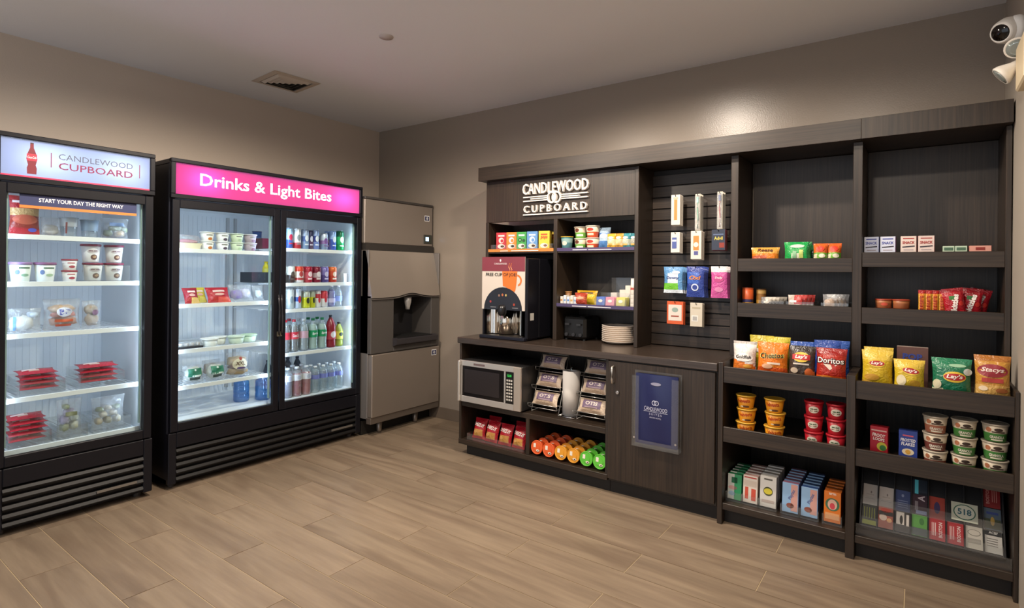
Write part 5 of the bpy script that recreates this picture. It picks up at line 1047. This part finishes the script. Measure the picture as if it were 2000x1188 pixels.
carton('popcorn_box', 'dark box with blue lettering behind the shorter yellow bag', 'snack box', .12, .04, .20, ('#5f4038', '#3a2624', '#a89a92'), (-.03, 3.22, Z3), 0, [T('POP', 0, .155, .03, '#2f3f8a', .075, .04), R_(0, .125, .08, .014, '#d8c8c0')])
lays('green sour cream chip bag with yellow round logo', .110, 3.105, .142, .175, '#1d6a4c', .0, LOGO(.01, .095, .075) + [E_(.02, .145, .06, .014, '#9ac4a2'), E_(.055, .12, .03, .03, '#cfd6d0'), E_(-.05, .06, .03, .04, '#c8c2a2')])
bag('pretzel_bag', 'gold snack bag with dark red oval at the end wall', 'chip bag', .122, .20, .065, [P('#c08a3a', .28), P('#a86a2c', .3), P('#d0a45a', .3)], lambda u, v: 1 if v > .85 else (2 if v < .35 else 0), (.246, 3.11, Z3), -.03, -.12, [E_(.0, .135, .10, .055, '#8a2430'), T('Stacys', 0, .137, .024, '#e6d2c8', .075, .02, .25), R_(0, .095, .07, .018, '#a83a34'), E_(-.03, .06, .03, .02, '#e6cfae'), E_(.03, .055, .04, .02, '#b06a3a')])
carton('cereal_carton', 'small red fruit cereal box on the lower shelf', 'cereal box', .07, .045, .14, ('#b01c2c', '#8a1622', '#9a1a28'), (-.153, 3.12, Z4), -.1, [T('FROOT', 0, .10, .016, '#efe4dc', .05, .03, 0, -.08), T('LOOPS', 0, .082, .014, '#efe4dc', .045, .03, 0, -.08), E_(.012, .05, .04, .04, '#c8b83a'), E_(.016, .045, .026, .026, '#3a7a3a', off=.0006), R_(0, .122, .06, .006, '#d8b0a8')])
carton('cereal_carton', 'small blue flake cereal box on the lower shelf', 'cereal box', .07, .045, .14, ('#2a3f8a', '#202f6a', '#2a3a78'), (-.042, 3.12, Z4), -.05, [T('FROSTED', 0, .098, .014, '#e6e4ea', .056, .03, .1), T('FLAKES', 0, .08, .015, '#e6e4ea', .05, .03, .1), E_(0, .045, .045, .03, '#d8c8a8'), E_(0, .045, .02, .02, '#c8963a', off=.0006), R_(0, .118, .04, .006, '#c8586a')])
for x, c0, who, n_ in ((.056, '#9a5f48', 'brown granola cup', 0), (.156, '#3f7a38', 'green granola cup, stack nearer the brown cups', 1), (.258, '#3f7a38', 'green granola cup, stack against the end post', 2)):
    for k in range(3):
        cc = ['#7a3a30', '#6f3a32', '#9a5f48'][k] if n_ == 0 else c0
        cup('granola_cup', f'{who}, {["bottom", "middle", "top"][k]} one', 'cup', .036, .044, .072, cc, '#b9ae9c', (x, 3.125, Z4 + k * .0765), .05 * k, [(.5, '#cdbfa8')], [E_(.004, .052, .03, .014, '#3a2c24'), R_(.004, .042, .045, .006, '#4a3a30'), T('GRANOLA', 0, .021, .012, '#e2dccb', .05, .03), E_(-.03, .05, .02, .02, '#a86a4a'), R_(0, .009, .04, .006, '#d8d2bd')], 'granola cups')

# brochure rack on the bottom deck
o = empty('brochure_rack', 'black tilted brochure rack on the bottom deck', 'brochure rack', (.035, 3.14, .1125))
TILT = -.52
rk = MB(); rk.box(-.262, 0, .0, .262, .008, .31); rk.box(-.262, -.03, 0, -.256, 0, .31); rk.box(.256, -.03, 0, .262, 0, .31); rk.box(-.262, -.03, 0, .262, 0, .006)
bd = rk.build('backboard', P('#1a1a1c', .35), o); bd.rotation_euler = (TILT, 0, 0); bd.location = (0, 0, .01)
for z in (.105, .2):
    lp = box('pocket_front', (-.255, -.0315, z - .10, .255, -.0300, z - .06), ACRYL, bd)
for k in range(7): box('pocket_divider', (-.256 + .064 * (k + 1) - .001, -.028, .006, -.256 + .064 * (k + 1) + .001, -.001, .305), P('#3a3a3a', .3), bd)
box('stand', (-.24, .14, -.0, .24, .16, .2), DARK, o)
bx_ = MB().box(-.237, 3.062, .1125, .31, 3.065, .1625).build('clear_lip', ACRYL, U2); inv(bx_)
BRO = [  # column, z, height, colour, second colour, text, description
    (0, .105, .095, '#cfc8c0', '#b9b0a8', '', 'off-white brochure in the upper row, first column'), (1, .105, .095, '#cdc2b8', '#b5a89c', '', 'off-white brochure in the upper row, second column'), (2, .105, .095, '#3a4a7a', '#8a96b8', '', 'blue brochure in the upper row'),
    (3, .105, .10, '#3a1c2c', '#cfc0c4', 'A', 'maroon brochure with large letter'), (3, .195, .07, '#1f2a38', '#5ac8d8', '', 'dark brochure with cyan stripe at the rack top'), (4, .105, .095, '#a83a28', '#3a2a5a', '', 'orange-red brochure with purple oval'), (7, .20, .10, '#8a201f', '#c8867a', '', 'dark red brochure at the top of the last column'),
    (7, .105, .092, '#5a6a78', '#c8a24a', '', 'landscape photo brochure in the last column'), (0, .012, .09, '#23261c', '#9aa23a', '', 'black and yellow-green brochure in the lower row'), (1, .012, .095, '#a85a44', '#d8c4b4', '', 'brown food brochure in the lower row'), (2, .012, .092, '#2a2320', '#cfc8be', '', 'black and white arch brochure in the lower row'),
    (3, .012, .092, '#4f8f3a', '#3f4a4a', '', 'green brochure in the lower row'), (4, .012, .092, '#a81c24', '#e0c4c0', 'X', 'red brochure in the lower row beside the green one'), (5, .012, .092, '#a81c24', '#e0c4c0', 'X', 'red brochure in the lower row beside the white ones'),
    (6, .012, .092, '#c2bcae', '#5a5448', '', 'white brochure in the lower row with dark line print'), (7, .012, .095, '#c5c1b8', '#201f1f', 'N', 'white brochure with black header in the last column')]
RT = Matrix.Rotation(TILT, 4, 'X')
for cidx, z, h_, c0, c1, tx, lb in BRO:
    m = MB(); m.box(-.0285, -.002, 0, .0285, .002, h_)
    b = m.build('brochure', P(c0, .4), None)
    p = Matrix.Translation((.035, 3.14, .1225)) @ RT @ Vector((-.256 + .064 * (cidx + .5), -.010 - (.006 if z < .05 else 0), z + .0015))
    tag(place(b, p, 0, TILT), lb, 'brochure', 'travel brochures'); s = flat(.0028); s2 = flat(.0034)
    A = P(c1, .5)
    if 'photo' in lb: patch(b, 0, h_ * .3, .055, h_ * .45, P('#4a5238', .5), s); patch(b, 0, h_ * .42, .014, h_ * .4, A, s2, 'ellipse'); patch(b, 0, h_ * .78, .04, .01, P('#3a4a8a', .5), s)
    elif 'red brochure' in lb and 'lower' in lb: txt(b, 'BOSTON', .012, h_ * .5, .013, A, s, h_ * .7, .03, 0, 1, PI / 2); [patch(b, -.006 - .006 * q, h_ * .5, .0025, h_ * .6, A, s, n=2) for q in range(3)]
    elif 'dark red' in lb: txt(b, 'BOSTON', -.014, h_ * .5, .012, A, s, h_ * .7, .03, 0, 1, PI / 2); [patch(b, .002 + .007 * q, h_ * .55, .0025, h_ * .6, A, s, n=2) for q in range(3)]
    elif 'off-white' in lb: patch(b, 0, h_ * .5, .03, .004, A, s); patch(b, .004, h_ * .62, .006, .012, P('#8a8078', .5), s, 'ellipse'); patch(b, 0, h_ * .3, .04, .0015, P('#9a9088', .5), s)
    elif 'blue brochure' in lb: patch(b, 0, h_ * .75, .01, .014, A, s, 'ellipse'); [patch(b, 0, h_ * (.5 - .1 * q), .04, .003, A, s) for q in range(4)]
    elif 'maroon' in lb: txt(b, 'A', .006, h_ * .75, .026, A, s, .026, .03, 0, 1, PI / 2); patch(b, .006, h_ * .12, .04, .016, P('#9aa4c8', .5), s); patch(b, -.012, h_ * .4, .012, .04, P('#8a7f84', .5), s)
    elif 'cyan' in lb: patch(b, -.012, h_ * .5, .014, h_ * .9, A, s)
    elif 'oval' in lb: patch(b, 0, h_ * .5, .022, h_ * .55, A, s, 'ellipse')
    elif 'yellow-green' in lb: patch(b, 0, h_ * .12, .055, .02, A, s); [patch(b, -.02 + .01 * q, h_ * .6, .002, h_ * .55, A, s, n=2) for q in range(5)]
    elif 'food' in lb: patch(b, 0, h_ * .85, .04, .022, P('#b8402c', .5), s, 'ellipse'); patch(b, -.01, h_ * .5, .03, .03, A, s, 'ellipse'); patch(b, .014, h_ * .4, .02, .02, P('#e0b080', .5), s2, 'ellipse'); patch(b, 0, h_ * .7, .055, .018, P('#2a2420', .5), s)
    elif 'arch' in lb: patch(b, -.008, h_ * .65, .03, .055, A, s); patch(b, -.004, h_ * .58, .012, .04, P('#2a2320', .5), s2, 'ellipse'); patch(b, .02, h_ * .6, .01, .05, A, s)
    elif 'green' in lb: patch(b, 0, h_ * .2, .055, h_ * .36, A, s); patch(b, .008, h_ * .7, .018, .03, P('#2f6a28', .5), s, 'ellipse')
    elif 'line print' in lb: patch(b, 0, h_ * .72, .044, .026, A, s, 'ellipse'); patch(b, 0, h_ * .72, .04, .022, P(c0, .5), s2, 'ellipse'); patch(b, 0, h_ * .35, .045, .02, P('#9a958a', .5), s)
    elif 'header' in lb: patch(b, 0, h_ * .87, .056, .024, A, s); txt(b, 'ACBF', 0, h_ * .87, .01, P('#d8d4ce', .5), s2, .03, .02); [patch(b, -.004, h_ * (.6 - .1 * q), .036, .003, P('#6a665e', .5), s) for q in range(4)]
b = MB().box(-.046, -.0015, 0, .046, .0015, .078).build('sticker_card', P('#c5c8b4', .4), None)
p = Matrix.Translation((.035, 3.14, .1225)) @ RT @ Vector((-.256 + .064 * 6.0, -.034, .115)); tag(place(b, p, 0, TILT), 'white card with round green 518 emblem leaning on the rack', 'card')
patch(b, 0, .039, .078, .066, P('#2f5f4c', .5), flat(.0022), 'ellipse'); patch(b, 0, .039, .07, .058, P('#d2d4c2', .5), flat(.0028), 'ellipse'); txt(b, '518', 0, .04, .026, P('#2f5f6c', .5), flat(.0034), .048, .03)
